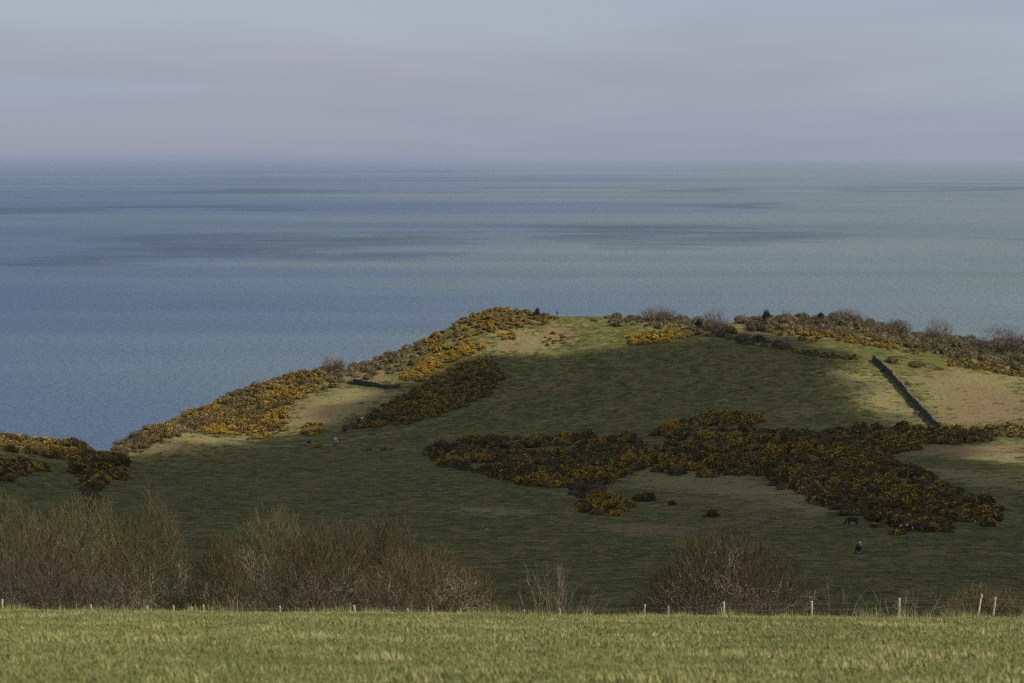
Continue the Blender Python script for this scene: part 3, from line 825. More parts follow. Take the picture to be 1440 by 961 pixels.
def tubes(pts, r0, r1, S=3):
    N, K, _ = pts.shape
    t = norm(np.gradient(pts, axis=1)); ref = np.array([.31, .82, .17]); s = norm(np.cross(t, ref)); q = np.cross(t, s)
    f = np.linspace(0, 1, K)[None, :]
    r = (np.asarray(r0).reshape(-1, 1) * (1 - f) + np.asarray(r1).reshape(-1, 1) * f) * np.ones((N, 1))
    V = np.stack([pts + (s * math.cos(a) + q * math.sin(a)) * r[..., None] for a in np.arange(S) * 2 * math.pi / S], 2)
    idx = np.arange(N * K * S).reshape(N, K, S); nx_ = np.roll(idx, -1, 2)
    F = np.stack([idx[:, :-1], nx_[:, :-1], nx_[:, 1:], idx[:, 1:]], -1).reshape(-1, 4)
    return V.reshape(-1, 3), F
def ribbons(pts, r0, r1):
    N, K, _ = pts.shape
    t = norm(np.gradient(pts, axis=1)); s = norm(np.cross(t, np.random.default_rng(N).normal(size=(N, 1, 3))))
    f = np.linspace(0, 1, K)[None, :, None]; r = r0 * (1 - f) + r1 * f
    V = np.stack([pts - s * r, pts + s * r], 2)
    idx = np.arange(N * K * 2).reshape(N, K, 2)
    F = np.stack([idx[:, :-1, 0], idx[:, :-1, 1], idx[:, 1:, 1], idx[:, 1:, 0]], -1).reshape(-1, 4)
    return V.reshape(-1, 3), F
def catq(l): return cat(l)
def bark(name, a, b):
    m = MAT(name); n = m.noise(3.0, 3, .6); inf = m.node('ShaderNodeObjectInfo')
    v = m.math('ADD', m.math('MULTIPLY', n, .8), m.math('MULTIPLY', inf.outputs['Random'], .25))
    return m.done(m.mix(m.rng(v, .3, .8), a, b), .85, .2)
M_STEM = bark('pale_bark', (0.085, 0.068, 0.042), (0.30, 0.25, 0.18))
M_SHOOT = bark('olive_shoots', (0.052, 0.043, 0.018), (0.118, 0.095, 0.041))
M_BROWN = bark('brown_shoots', (0.048, 0.036, 0.017), (0.112, 0.083, 0.038))
M_GREYB = bark('grey_shoots', (0.060, 0.048, 0.036), (0.125, 0.100, 0.076))
M_THORN = bark('dark_thorn', (0.026, 0.019, 0.014), (0.070, 0.050, 0.038))
def shrub_mesh(seed, h, w, n0, n1, n2, n3, fan=1.0, lean=0.0, rs=1.0, base=.22, jit=.15, up=.035, tw=1.15, ang=.68, fill=2900, dome=True, fl=(.35, .85)):
    g = np.random.default_rng(seed)
    bx = g.uniform(-1, 1, n0); by = g.uniform(-1, 1, n0)
    P0 = np.stack([bx * base * w, by * base * w * .6, np.full(n0, -.3)], -1)
    tilt = bx * fan * .75 + g.normal(size=n0) * .22 + lean
    D0 = np.stack([np.tan(np.clip(tilt, -1.15, 1.15)), by * .45 * fan + g.normal(size=n0) * .2, np.ones(n0)], -1)
    L0 = h * g.uniform(.75, 1.1, n0)
    ox = g.uniform(0, 90)
    def env(P):
        lob = .68 + .62 * VN(P[..., 0] * (2.2 / max(w, 1) * 3) + ox, P[..., 1] * .5 + ox)
        return np.sqrt((P[..., 0] / (w * .5)) ** 2 + (P[..., 1] / (w * .42)) ** 2 + (np.maximum(P[..., 2], 0) / (h * np.minimum(lob, 1.04))) ** 2)
    def shrink(P, lim):
        if not dome: return P
        for _ in range(2):
            e = env(P[:, -1]); f = np.minimum(1, lim * g.uniform(.82, 1.05, len(P)) / np.maximum(e, 1e-6))
            f = np.maximum(f, .25)
            P = P[:, :1] + (P - P[:, :1]) * f[:, None, None]
        return P
    p0 = shrink(grow(g, P0, D0, L0, 8, jit, up, (lean * .03, 0, 0)), .86)
    L0 = np.linalg.norm(p0[:, -1] - p0[:, 0], axis=1)
    a = offshoots(g, p0, L0, n1, ang, .15, .95, .30, .55); p1 = shrink(grow(g, *a, 6, jit * 1.2, up, (lean * .05, 0, 0)), .96)
    b = offshoots(g, p1, np.linalg.norm(p1[:, -1] - p1[:, 0], axis=1), n2, ang, .2, .98, .40, .75); p2 = grow(g, *b, 4, jit * 1.4, up * 1.2, (lean * .05, 0, 0))
    lim = g.uniform(.98, 1.08, len(p2)); k = env(p2[:, -1]) < lim
    st = catq([tubes(p0, .048 * rs * np.sqrt(L0 / h), .012 * rs, 5), tubes(p1, .021 * rs, .008 * rs, 3)])
    st = catq([st, ribbons(p2[k], .0115 * rs * tw, .006 * rs * tw)])
    tws = []
    if n3:
        c = offshoots(g, p2[k], b[2][k], n3, ang * .9, .2, 1.0, .4, .8); p3 = grow(g, *c, 3, jit * 1.4, up * 1.5)
        if dome: p3 = p3[env(p3[:, -1]) < g.uniform(1.0, 1.09, len(p3))]
        tws.append(ribbons(p3, .0068 * rs * tw, .003 * rs * tw))
    if fill:                                # the fine outer spray: short shoots filling the crown, all streaming away from the stool
        Q = g.uniform(-1, 1, (fill * 9, 3)); Q[:, 2] = np.abs(Q[:, 2])
        Q = Q * np.array([w * .5, w * .42, h * 1.04])
        e = env(Q); Q = Q[(e < .97) & (g.random(len(e)) < np.clip((e - .25) * 1.5, .02, 1) * np.clip(Q[:, 2] / h * 1.9 - .12, .02, 1))][:fill]
        org = np.stack([Q[:, 0] * .35 - lean * Q[:, 2] * .5, Q[:, 1] * .35, np.full(len(Q), -.25 * h)], -1)
        D = norm(Q - org) + g.normal(size=Q.shape) * .36
        pf = grow(g, Q, D, g.uniform(fl[0], fl[1], len(Q)) * h / 6.0, 3, jit, up)
        tws.append(ribbons(pf, .0075 * rs * tw, .003 * rs * tw))
    tq = catq(tws)
    av = tq[0] if dome else np.concatenate([st[0], tq[0]])
    k = np.array([w / max(.75 * w, np.quantile(av[:, 0], .992) - np.quantile(av[:, 0], .008)), 1, h / np.quantile(av[:, 2], .992)])
    k[1] = k[0]
    return [(v * k, f) for v, f in (st, tq)]
def shrub(name, cat_, label, px, wpx, top, Y, mats, group=None, **kw):
    x = (px - 720) / FPX * Y * 1.0; z = float(height(x, Y))
    ztop = at(px, top, Y)[2]; h = ztop - z; w = wpx / FPX * Y
    st, tq = shrub_mesh(h=h, w=w, **kw)
    root = add(name, None, loc=(x, Y, z - .05))
    add('stems', mesh_from('stems', st[0], st[1], [mats[0]], smooth=True), root)['kind'] = 'stuff'
    add('twigs', mesh_from('twigs', tq[0], tq[1], [mats[1]], smooth=True), root)['kind'] = 'stuff'
    return tag(root, label, cat_, group)
M_TWIGGY = bark('tan_bark', (0.13, 0.10, 0.062), (0.27, 0.22, 0.15))
W = 'willow_shrub'
GRP = 'bare shrubs along the fence'
shrub(W, 'shrub', 'tall bare olive brown shrub at the left edge behind the fence', 22, 190, 704, 131, (M_STEM, M_SHOOT), GRP, seed=11, n0=26, n1=8, n2=6, n3=2, fan=.9)
shrub(W, 'shrub', 'tall bare shrub in line with the gully below the knoll', 118, 160, 700, 134, (M_STEM, M_SHOOT), GRP, seed=12, n0=24, n1=8, n2=6, n3=2, fan=.7)
shrub(W, 'shrub', 'tall bare shrub fanning right above the dark thorn tangle', 192, 150, 702, 128, (M_STEM, M_SHOOT), GRP, seed=13, n0=30, n1=8, n2=6, n3=2, fan=1.0, lean=.15)
shrub(W, 'shrub', 'bare shrub at the left end of the second shrub clump', 312, 100, 752, 126, (M_STEM, M_SHOOT), GRP, seed=14, n0=20, n1=7, n2=6, n3=2, fan=1.0)
shrub(W, 'shrub', 'tallest bare shrub in the middle of the second shrub clump', 385, 180, 720, 129, (M_STEM, M_SHOOT), GRP, seed=15, n0=34, n1=8, n2=6, n3=2, fan=1.0)
shrub(W, 'shrub', 'bare shrub at the right end of the second shrub clump', 456, 140, 732, 127, (M_STEM, M_BROWN), GRP, seed=16, n0=24, n1=8, n2=6, n3=2, fan=.9, lean=.1)
shrub(W, 'shrub', 'slender bare shrub with upright dark shoots between the clump and pale stems', 540, 130, 728, 131, (M_STEM, M_BROWN), GRP, seed=17, n0=14, n1=7, n2=5, n3=2, fill=3500, fan=.7, lean=.1)
shrub(W, 'shrub', 'spreading bare shrub with pale stems all slanting right', 600, 210, 768, 124, (M_STEM, M_BROWN), GRP, seed=18, n0=38, n1=7, n2=5, n3=2, fill=5000, fan=.9, lean=.35, base=.3)
shrub(W, 'shrub', 'small open bare shrub with few pale stems in the fence gap', 782, 112, 792, 122, (M_TWIGGY, M_BROWN), GRP, seed=19, n0=22, n1=6, n2=5, n3=3, fill=0, dome=False, fan=1.1, lean=.1, rs=.62, base=.3, jit=.12, up=.03)
shrub('hawthorn_shrub', 'shrub', 'large dense rounded brown shrub standing by itself behind the wire', 1026, 262, 752, 129, (M_STEM, M_BROWN), GRP, seed=20, n0=44, n1=10, n2=6, n3=2, fill=9500, fan=1.15, rs=1.0, base=.3, jit=.16, ang=.75, up=.03, lean=.08)
shrub('sapling', 'shrub', 'thin pale forked saplings between the rounded shrub and the leaning twigs', 1190, 62, 818, 118, (M_TWIGGY, M_BROWN), GRP, seed=21, n0=6, n1=4, n2=4, n3=3, fill=0, dome=False, fan=.7, rs=.7, base=.3, jit=.10)
shrub('sapling', 'shrub', 'broken pale twigs leaning behind the fence post near the right', 1282, 118, 822, 119, (M_TWIGGY, M_BROWN), GRP, seed=22, n0=11, n1=4, n2=4, n3=3, fill=0, dome=False, fan=1.2, rs=.7, base=.3, jit=.11)
shrub('hawthorn_shrub', 'shrub', 'low dense tan shrub behind the two right-hand leaning posts', 1392, 150, 824, 124, (M_THORN, M_SHOOT), GRP, seed=23, n0=34, n1=9, n2=6, n3=2, fan=1.1, base=.34, jit=.16, ang=.7)
shrub('blackthorn_tangle', 'shrub', 'low dark thorn tangle at the foot of the left shrubs', 62, 250, 792, 122, (M_GREYB, M_THORN), GRP, seed=24, n0=60, n1=7, n2=5, n3=3, fill=3000, fan=1.25, base=.42, jit=.26, ang=.9, up=0.0)
shrub('blackthorn_tangle', 'shrub', 'low dark bramble tangle under the rounded shrub along the wire', 1075, 230, 838, 117, (M_GREYB, M_THORN), GRP, seed=25, n0=40, n1=7, n2=5, n3=3, fill=3000, fan=1.25, base=.46, jit=.26, ang=.9, up=0.0)
shrub('blackthorn_tangle', 'shrub', 'low dark bramble tangle at the foot of the second shrub clump', 450, 420, 838, 120, (M_GREYB, M_THORN), GRP, seed=26, n0=60, n1=7, n2=5, n3=3, fill=3000, fan=1.2, base=.46, jit=.26, ang=.9, up=0.0)
# bare trees and dark bushes on the skyline
M_SILVER = bark('silver_shoots', (0.10, 0.082, 0.058), (0.21, 0.175, 0.125))
def far_shrub(name, cat_, label, px, wpx, foot, top, mats, group, **kw):
    p = hit(px, foot); x, Y, z = p
    h = at(px, top, Y)[2] - z; w = wpx / FPX * Y
    kw.setdefault('rs', 2.2); kw.setdefault('tw', 1.5)
    st, tq = shrub_mesh(h=h, w=w, **kw)
    root = add(name, None, loc=(x, Y, z - .1))
    add('branches', mesh_from('branches', st[0], st[1], [mats[0]]), root)['kind'] = 'stuff'
    add('twigs', mesh_from('twigs', tq[0], tq[1], [mats[1]]), root)['kind'] = 'stuff'
    return tag(root, label, cat_, group)
SK = 'bare trees on the skyline'
far_shrub('bare_tree', 'tree', 'rounded grey bare tree on the left shoulder against the sea', 469, 44, 524, 501, (M_SILVER, M_SILVER), SK, seed=31, n0=30, n1=7, n2=5, n3=1, fill=1100, fan=1.35, base=.10, jit=.2)
far_shrub('bare_tree', 'tree', 'pale fan shaped bare tree on the brow right of the saddle', 1006, 42, 466, 435, (M_STEM, M_STEM), SK, seed=32, n0=16, n1=7, n2=5, n3=1, fill=600, fan=1.35, base=.10, jit=.2)
far_shrub('bare_tree', 'tree', 'largest rounded bare tree in the crest thicket', 1318, 50, 486, 447, (M_SILVER, M_SILVER), SK, seed=33, n0=30, n1=7, n2=5, n3=1, fill=1100, fan=1.35, base=.10, jit=.2)
far_shrub('bare_tree', 'tree', 'windswept domed bare tree at the right end of the skyline', 1412, 80, 496, 458, (M_SILVER, M_GREYB), SK, seed=34, n0=30, n1=7, n2=5, n3=1, fill=1100, fan=1.35, base=.10, jit=.2, lean=.3)
far_shrub('bare_tree', 'tree', 'sparse twiggy bare tree between the dark skyline bushes', 1104, 18, 450, 434, (M_SILVER, M_SILVER), SK, seed=35, n0=9, n1=5, n2=4, n3=2, fill=0, dome=False, fan=1.35, base=.10, jit=.2, rs=1.8)
far_shrub('bare_tree', 'tree', 'broad brown bare tree in the middle of the crest thicket', 1190, 60, 456, 434, (M_SILVER, M_BROWN), SK, seed=36, n0=30, n1=7, n2=5, n3=1, fill=1100, fan=1.35, base=.10, jit=.2)
far_shrub('bare_tree', 'tree', 'low brown bare tree on the brow left of the pale tree', 928, 60, 452, 431, (M_SILVER, M_BROWN), SK, seed=37, n0=30, n1=7, n2=5, n3=1, fill=1100, fan=1.35, base=.10, jit=.2)
far_shrub('bare_tree', 'tree', 'small bare tree in the crest thicket left of the largest', 1262, 40, 470, 449, (M_SILVER, M_BROWN), SK, seed=38, n0=30, n1=7, n2=5, n3=1, fill=1100, fan=1.35, base=.10, jit=.2)
far_shrub('bare_tree', 'tree', 'dead spiky tree between the two largest bare trees', 1362, 26, 492, 470, (M_SILVER, M_SILVER), SK, seed=39, n0=9, n1=5, n2=4, n3=2, fill=0, dome=False, fan=1.35, base=.10, jit=.2, rs=2.2)
def dark_bush(px, base, wpx, top, label, v):
    p = hit(px, base); x, Y, z = p
    h = at(px, top, Y)[2] - z; s = wpx / FPX * Y / 1.7
    root = add('evergreen_bush', None, loc=(x, Y, z))
    g = np.random.default_rng(v + 900)
    tr = tubes(grow(g, np.array([[0., 0, -.3]]), np.array([[.1, 0, 1.]]), np.array([h * .7]), 5, .1, .1), .16, .06, 6)
    add('trunk', mesh_from('trunk', tr[0], tr[1], [M_THORN]), root)
    c = add('crown', D_MESH[v], root, loc=(0, 0, 0), rot=(0, .2, v * 1.7), scale=(s, s, h * 1.05))
    tag(root, label, 'bush', 'dark evergreen bushes on the skyline')
dark_bush(753, 447, 9, 430, 'small black wind bent bush on the summit', 0)
dark_bush(1079, 452, 13, 432, 'dark ragged evergreen on the crest left of the twiggy tree', 1)
dark_bush(1121, 452, 13, 440, 'flat dark evergreen right of the twiggy tree', 2)
dark_bush(1153, 452, 10, 436, 'dark pointed evergreen above the crest gorse', 3)
dark_bush(1157, 457, 8, 442, 'narrow dark evergreen just below the pointed one', 1)
dark_bush(1181, 450, 7, 435, 'tiny dark evergreen top in the broad brown tree', 4)
dark_bush(982, 462, 12, 445, 'dark evergreen just left of the pale fan shaped tree', 3)

# ------------------------------------------------------------------ post and wire fence
m = MAT('weathered_post')
n = m.noise(9.0, 4, .6, mscale=(1, 1, .2)); c = m.mix(m.rng(n, .35, .7), (0.28, 0.235, 0.18), (0.56, 0.50, 0.42))
M_POST = m.done(c, .85, .2)
m = MAT('rusty_wire'); M_WIRE = m.done(m.mix(m.noise(5.0), (0.10, 0.075, 0.06), (0.24, 0.21, 0.19)), .6, .4)
posts = [(3,843,0),(46,858,0),(90,857,0),(128,851,.02),(176,857,0),(207,853,-.04),(244,852,0),(270,854,.03),(286,851,0),(394,853,.02),(498,852,-.08),(573,856,-.07),(700,860,.02),(737,858,.0),(787,857,-.06),(907,851,.04),(940,853,0),(1018,847,-.01),(1142,846,.02),(1265,842,.05),(1381,836,.17),(1400,840,.10),(1530,838,0),(-120,846,0)]
posts.sort()
fence = add('wire_fence', None, loc=(0, 108, float(height(0, 108))))
fo = np.array([0, 108, float(height(0, 108))])
tops = []
for px, py, tilt in posts:
    Y = 116.0 - 11.0 * np.clip(px / 1440, -.2, 1.2)
    t = at(px, py, Y); x = t[0]; zb = float(height(x - tilt * 1.2, Y)); Hh = t[2] - zb
    r = .045 if px not in (1018, 1142, 1265, 498) else .056
    P = np.array([[(-tilt * Hh * (1 - f), 0, -Hh * (1 - f) - (.25 if f == 0 else 0)) for f in (0, .25, .5, .75, 1)]]) + np.array([0, 0, Hh])
    P[0, :, 0] += rng.normal(size=5) * .006
    v, f = tubes(P, r * 1.1, r * .92, 9)
    topring = np.arange(4 * 9, 5 * 9)
    v = np.vstack([v, P[0, -1] + np.array([rng.normal() * .01, 0, .025])])
    v[topring, 2] += rng.normal(size=9) * .012
    cap = np.stack([topring, np.roll(topring, -1), np.full(9, len(v) - 1)], -1)
    o = add('post', mesh_from('post', v, [f, cap], [M_POST]), fence, loc=np.array([x, Y, zb]) - fo)
    tops.append((x, Y, t[2], zb, tilt, Hh))
for k, fr in enumerate((.93, .70, .44)):
    pts = []
    for a, b in zip(tops[:-1], tops[1:]):
        for s in np.linspace(0, 1, 7)[:-1]:
            za = a[2] - (1 - fr) * min(a[5], 1.3); zb_ = b[2] - (1 - fr) * min(b[5], 1.3)
            xa = a[0] - a[4] * a[5] * (1 - fr); xb = b[0] - b[4] * b[5] * (1 - fr)
            pts.append((xa * (1 - s) + xb * s, (a[1] * (1 - s) + b[1] * s) - .055, za * (1 - s) + zb_ * s - .05 * math.sin(math.pi * s)))
    v, f = tubes(np.array([pts]) - fo, .0035, .0035, 4)
    add('wire', mesh_from('wire', v, f, [M_WIRE]), fence)
tag(fence, 'wire fence with weathered leaning wooden posts at the field edge', 'fence')

# ------------------------------------------------------------------ dry stone walls
m = MAT('field_stone')
n = m.noise(1.7, 4, .6); n2 = m.noise(14.0, 3)
c = m.mix(m.rng(n, .3, .7), (0.026, 0.026, 0.019), (0.070, 0.066, 0.050)); c = m.mix(m.rng(n2, .6, .75, 0, .5), c, (0.14, 0.135, 0.11))
M_STONE = m.done(c, .9, .2)
M_PALE = MAT('pale_stone'); M_PALE = M_PALE.done(M_PALE.mix(M_PALE.noise(4.0), (0.20, 0.19, 0.165), (0.36, 0.345, 0.31)), .9, .2)
M_COPE = MAT('sunlit_coping'); M_COPE = M_COPE.done(M_COPE.mix(M_COPE.rng(M_COPE.noise(1.3, 3), .4, .7), (0.08, 0.075, 0.056), (0.30, 0.28, 0.23)), .9, .2)  # paler than the courses: sunlight on the wall top put into its colour
BOX = np.array([(x, y, z) for z in (-.5, .5) for (x, y) in ((-.5, -.5), (.5, -.5), (.5, .5), (-.5, .5))])
BOXF = np.array([[3, 2, 1, 0], [4, 5, 6, 7], [0, 1, 5, 4], [1, 2, 6, 5], [2, 3, 7, 6], [3, 0, 4, 7]])
def stone_wall(pix, hgt, wid, label, name='stone_wall', ground=True):
    W_ = np.array([hit(*p) for p in pix])
    seg = np.hypot(*np.diff(W_[:, :2], axis=0).T); cum = np.concatenate([[0], np.cumsum(seg)]); tot = cum[-1]
    org = W_[0].copy()
    def P(s):
        return np.array([np.interp(s, cum, W_[:, i]) for i in (0, 1)])
    body, cope = [], []
    g = np.random.default_rng(int(tot * 10))
    def stone(lst, s, lat, z, L, T, Hh, yaw):
        c0 = P(s); d = P(min(tot, s + .4)) - P(max(0, s - .4)); d /= np.hypot(*d) + 1e-9
        a = math.atan2(d[1], d[0]) + yaw
        v = BOX * np.array([L, T, Hh]) * (1 + g.uniform(-.13, .13, (8, 3)))
        ca, sa = math.cos(a), math.sin(a)
        v = np.stack([v[:, 0] * ca - v[:, 1] * sa, v[:, 0] * sa + v[:, 1] * ca, v[:, 2]], -1)
        nrm = np.array([-d[1], d[0]])
        gx_, gy_ = c0 + nrm * lat
        v += np.array([gx_, gy_, float(height(*c0)) + z]) - org
        lst.append((v, BOXF))
    ncr = 5; ch = hgt / ncr
    for k in range(-1, ncr):
        s = g.uniform(0, .4)
        wd = wid * (1 - .3 * max(k, 0) / ncr)
        while s < tot:
            L = g.uniform(.45, .95)
            sagz = .15 * math.sin(s * .35) + .11 * math.sin(s * .9) + .06 * math.sin(s * 2.3)
            for sd in (-1, 1):
                stone(body, s + L / 2, sd * wd * .27, k * ch + ch / 2 + sagz * max(k, 0) / ncr, L * 1.02, wd * .52, ch * 1.05, g.normal() * .05)
            s += L
    s = 0
    while s < tot:
        L = g.uniform(.25, .5)
        sagz = .15 * math.sin(s * .35) + .11 * math.sin(s * .9) + .06 * math.sin(s * 2.3)
        if g.random() > .12: stone(cope, s + L / 2, g.normal() * .04, hgt + .12 + sagz, L * .95, wid * .6, g.uniform(.18, .46), g.normal() * .14)
        s += L
    root = add(name, None, loc=org)
    o = add('stone_courses', mesh_from('stone_courses', *cat(body), [M_STONE]), root); o['kind'] = 'stuff'
    o = add('coping_stones', mesh_from('coping_stones', *cat(cope), [M_COPE]), root); o['kind'] = 'stuff'
    tag(root, label, 'wall')
stone_wall([(1228, 507), (1240, 517), (1256, 533), (1275, 556), (1300, 583), (1322, 605)], 1.35, .55, 'dark dry stone wall running down the sunlit right slope')
stone_wall([(497, 540), (520, 543), (545, 547), (562, 546)], 1.0, .7, 'low dark dry stone wall across the left meadow')

for px, py, r_, lab in ((679, 741, 0.2, 'upper of two pale stones on the shaded slope'), (684, 745, 0.22, 'lower of two pale stones on the shaded slope'),
                       (702, 757, 0.21, 'single pale stone below the pale yellow grass patch'), (742, 757, 0.16, 'small pale stone farthest right of the slope stones')):
    g = np.random.default_rng(px); p = hit(px, py)
    v = IV2 * (1 + .35 * (g.random((len(IV2), 1)) - .5)) * np.array([r_, r_ * .8, r_ * .6])
    tag(add('stone', mesh_from('stone', v, IF2, [M_PALE]), loc=(p[0], p[1], p[2] + r_ * .25)), lab, 'stone')

# ------------------------------------------------------------------ cows
def skin_mesh(name, verts, edges, mats, sub=2):
    me = bpy.data.meshes.new(name)
    me.from_pydata([v[:3] for v in verts], edges, [])
    o = bpy.data.objects.new(name, me); COL.objects.link(o)
    o.modifiers.new('s', 'SKIN').use_smooth_shade = True
    for i, v in enumerate(verts):
        sv = me.skin_vertices[0].data[i]
        sv.radius = v[3] if isinstance(v[3], tuple) else (v[3], v[3]); sv.use_root = (i == 0)
    ss = o.modifiers.new('d', 'SUBSURF'); ss.levels = sub; ss.render_levels = sub
    dg = bpy.context.evaluated_depsgraph_get(); dg.update()
    r = bpy.data.meshes.new_from_object(o.evaluated_get(dg))
    bpy.data.objects.remove(o); bpy.data.meshes.remove(me)
    r.name = name; r.materials.clear()
    for mt in mats: r.materials.append(mt)
    return r
def hide(name, a, b, lo, hi, scale, off=0.0):
    m = MAT(name)
    n = m.noise(scale, 1, .4, 'Object', loc=(off, off * 1.7, 0))
    return m.done(m.mix(m.rng(n, lo, hi), a, b), .75, .25)
BLK, WHT, BRN = (0.012, 0.011, 0.010), (0.50, 0.46, 0.40), (0.07, 0.035, 0.018)
M_PIED = hide('pied_hide', BLK, WHT, .53, .55, 1.25, 2.2)
M_WHITE = hide('white_hide', WHT, BLK, .62, .64, 1.2, 5.0)
M_BLACK = hide('black_hide', BLK, (0.03, 0.026, 0.022), .5, .6, 3.0)
M_BRNW = hide('brown_white_hide', BRN, WHT, .60, .62, 1.6, 1.0)
def cow_mesh(name, graze, mat):
    v = [(0, 0, 1.08, (.34, .40)), (.55, 0, 1.10, (.33, .38)), (-.55, 0, 1.12, (.32, .36)), (-.82, 0, 1.15, (.22, .26)), (.82, 0, 1.18, (.22, .29))]
    e = [(0, 1), (0, 2), (2, 3), (1, 4)]
    def ad(p, frm): v.append(p); e.append((frm, len(v) - 1)); return len(v) - 1
    if graze:
        n1 = ad((1.12, 0, .92, (.13, .19)), 4); n2 = ad((1.34, 0, .55, (.12, .15)), n1); n3 = ad((1.44, 0, .30, (.11, .12)), n2); ad((1.50, 0, .10, (.075, .07)), n3)
    else:
        n1 = ad((1.10, 0, 1.36, (.13, .19)), 4); n2 = ad((1.34, 0, 1.50, (.12, .15)), n1); n3 = ad((1.58, 0, 1.40, (.10, .11)), n2); ad((1.76, 0, 1.30, (.075, .075)), n3)
    for s in (-1, 1):
        ad((v[n2][0] - .04, s * .24, v[n2][2] + .08, (.035, .05)), n2)
    for s in (-1, 1):                      # fore legs: elbow, wrist, fetlock, hoof
        a = ad((.62, s * .20, .78, (.12, .13)), 1); b = ad((.64, s * .20, .48, .075), a); c_ = ad((.63, s * .20, .16, .05), b); ad((.66, s * .20, .03, .06), c_)
    for s in (-1, 1):                      # hind legs: stifle forward, hock backward
        a = ad((-.58, s * .21, .80, (.15, .19)), 2); b = ad((-.52, s * .21, .62, .11), a); c_ = ad((-.78, s * .21, .46, .065), b); d_ = ad((-.74, s * .21, .15, .048), c_); ad((-.70, s * .21, .03, .058), d_)
    t = ad((-.98, 0, 1.18, .04), 3); t2 = ad((-1.04, 0, .85, .025), t); ad((-1.03, 0, .55, .045), t2)
    ad((-.38, 0, .70, (.12, .10)), 2)       # udder
    return skin_mesh(name, v, e, [mat])
cows = [
 (1207, 779, 70, False, M_PIED, 'black and white cow facing us on the lower pasture'),
 (1199, 739, 195, True, M_BLACK, 'dark cow grazing at the edge of the bracken above the pied cow'),
 (1272, 748, 10, True, M_BRNW, 'brown and white cow at the lower edge of the gorse lobe'),
 (435, 627, 235, True, M_PIED, 'black and white cow beside the yellow bush in the hollow'),
 (472, 623, -62, True, M_WHITE, 'mostly white cow with dark head grazing in the hollow'),
 (485, 609, 120, True, M_BLACK, 'black cow on the slope above the white cow'),
 (506, 595, 50, False, M_PIED, 'black and white cow against the foot of the diagonal gorse bank'),
]
CM = {}
for px, py, yaw, gz_, mt, lab in cows:
    key = (gz_, mt.name)
    if key not in CM: CM[key] = cow_mesh('cow', gz_, mt)
    p = hit(px, py)
    o = add('cow', CM[key], loc=(p[0], p[1], p[2] - .03), rot=(0, 0, R(yaw)), scale=(.88, .88, .88))
    tag(o, lab, 'cow', 'cattle grazing the headland')

# ------------------------------------------------------------------ walker on the saddle
def plain(name, c, r=.8): return MAT(name).done(c, r, .2)
M_COAT = plain('dark_coat', (0.016, 0.018, 0.024)); M_TROU = plain('dark_trousers', (0.02, 0.018, 0.018)); M_SKIN = plain('skin', (0.42, 0.26, 0.19), .6); M_HAIR = plain('dark_hair', (0.02, 0.014, 0.01))
v = [(0, 0, .95, (.15, .11)), (0, 0, 1.15, (.145, .105)), (0, 0, 1.36, (.19, .12)), (0, 0, 1.47, (.07, .07)), (0, .01, 1.56, (.085, .10)), (0, .015, 1.68, (.075, .09))]
e = [(0, 1), (1, 2), (2, 3), (3, 4), (4, 5)]
def ad(p, frm): v.append(p); e.append((frm, len(v) - 1)); return len(v) - 1
for s in (-1, 1):
    a = ad((s * .22, 0, 1.38, .065), 2); b = ad((s * .27, -.03, 1.12, .05), a); c_ = ad((s * .26, .06, .88, .036), b); ad((s * .25, .09, .78, .03), c_)
    a = ad((s * .10, 0, .86, .095), 0); b = ad((s * .11, s * .08, .48, .065), a); c_ = ad((s * .11, s * .10, .09, .045), b); ad((s * .11, s * .10 + .14, .03, .04), c_)
pm = skin_mesh('person', v, e, [M_COAT, M_TROU, M_SKIN, M_HAIR])
for pl in pm.polygons:
    z = pl.center[2]; y = pl.center[1]; x = abs(pl.center[0])
    pl.material_index = 3 if z > 1.66 or (z > 1.5 and y < -.02) else 2 if z > 1.46 or (z < .86 and x > .2) else 0 if z > .9 else 1
p = hit(784, 446)
p = np.array([p[0], p[1] + 7.0, 0]); p[2] = float(height(p[0], p[1]))
o = add('person', pm, loc=p, rot=(0, 0, R(200)))
tag(o, 'person in dark clothes standing on the grassy saddle beside the summit', 'person')

# ------------------------------------------------------------------ grass
def in_view(n, y0, y1, margin, power):
    u = rng.random(n * 2)
    Y = (y0 ** power + u * (y1 ** power - y0 ** power)) ** (1 / power)
    X = rng.uniform(-1, 1, n * 2) * (.232 * Y + margin)
    return X[:n], Y[:n]
m = MAT('grass_blades')
t = m.attr('tint')
c = m.mix(m.rng(t, .0, .5, smooth=False), (0.108, 0.124, 0.036), (0.192, 0.196, 0.066))
c = m.mix(m.rng(t, .5, .95, smooth=False), c, (0.36, 0.31, 0.14))
M_BLADE = m.done(c, .7, .25)
N = 400000
X, Y = in_view(N, 24.0, 105.0, 3.0, 1.15)
Z = field_h(X, Y)
cl = fbm(X / 1.0, Y / 1.8, 3); cl2 = fbm(X / 3.2 + 30, Y / 4.5, 4); cl3 = fbm(X / .35, Y / .7 + 11, 2)
tuft = np.clip((cl - .5) * 4, 0, 1)
hh = (.03 + .04 * rng.random(N) + .07 * tuft * rng.random(N)) * np.where(rng.random(N) < .03, 1.6, 1)
rough_edge = np.clip((Y - 84) / 10, 0, 1) * (fbm(X / 1.4 + 60, Y / 2, 2) > .52)
hh = hh * (1 + rough_edge * rng.uniform(.3, 2.6, N) * (1 + 1.6 * (fbm(X / .8, Y / 3 + 90, 2) > .60)))
ww = rng.uniform(.006, .014, N) * (1 + .3 * tuft)
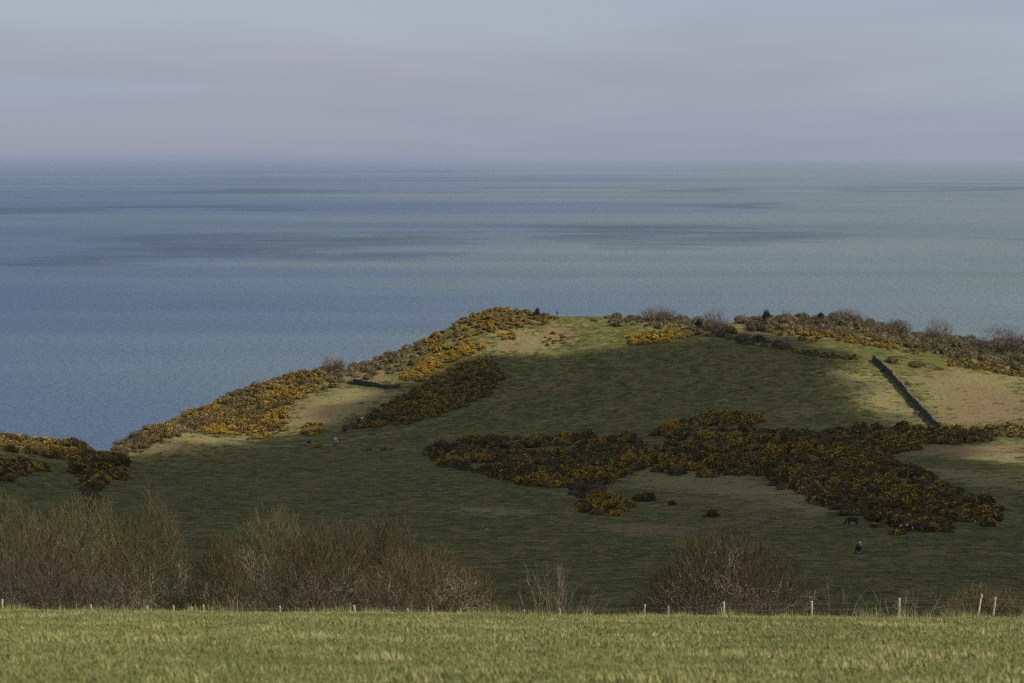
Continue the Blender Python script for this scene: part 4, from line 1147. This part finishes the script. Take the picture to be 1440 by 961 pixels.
tint = np.clip(.27 + .9 * (cl - .5) + .7 * (cl2 - .5) + .9 * np.clip(cl3 - .62, 0, 1) * 2 + rng.normal(size=N) * .17 + .35 * (rng.random(N) < .06), 0, 1)
az = rng.uniform(0, 2 * math.pi, N); ln = rng.uniform(0, .75, N) * hh
side_ = np.stack([np.cos(az), np.sin(az), np.zeros(N)], -1) * ww[:, None]
tip = np.stack([np.cos(az + 1.4) * ln - .08 * hh, np.sin(az + 1.4) * ln, hh], -1)
B0 = np.stack([X, Y, Z - .01], -1)
V = np.stack([B0 + side_, B0 - side_, B0 + tip], 1).reshape(-1, 3)
o = add('grass', mesh_from('grass', V, np.arange(3 * N).reshape(-1, 3), [M_BLADE], attrs={'tint': np.repeat(tint, 3)}))
tag(o, 'short sunlit pasture grass with straw coloured tufts', 'grass', None, 'stuff')

N = 220000
X, Y = in_view(N, 190.0, 720.0, 12.0, 1.3)
Z = height(X, Y)
def grid_attr(A, x, y):
    G2 = A.reshape(ny, nx)
    return G2[np.clip(((y - GY0) / GS).round().astype(int), 0, ny - 1), np.clip(((x - GX0) / GS).round().astype(int), 0, nx - 1)]
k = Z > 52; X, Y, Z = X[k], Y[k], Z[k]; N = len(X)
cl = .5 + .7 * fbm(X / 2.5, Y / 3.5, 3)
hh = rng.uniform(.06, .20, N) * cl; ww = rng.uniform(.07, .20, N) * cl
az = rng.normal(size=N) * .9
side_ = np.stack([np.cos(az), np.sin(az), np.zeros(N)], -1) * ww[:, None]
tip = np.stack([rng.normal(size=N) * hh * .6, np.abs(rng.normal(size=N)) * hh * 1.2 + hh, hh], -1)
B0 = np.stack([X, Y, Z - .03], -1)
V = np.stack([B0 - side_, B0 + side_, B0 + tip], 1).reshape(-1, 3)
o = add('grass_tussocks', mesh_from('grass_tussocks', V, np.arange(3 * N).reshape(-1, 3), [M_HILL],
        attrs={'dry': np.repeat(grid_attr(A_dry, X, Y), 3), 'bracken': np.repeat(grid_attr(A_brk, X, Y), 3), 'earth': np.repeat(grid_attr(A_earth, X, Y), 3)}))
tag(o, 'rough tussocky grass over the headland slopes', 'grass', None, 'stuff')
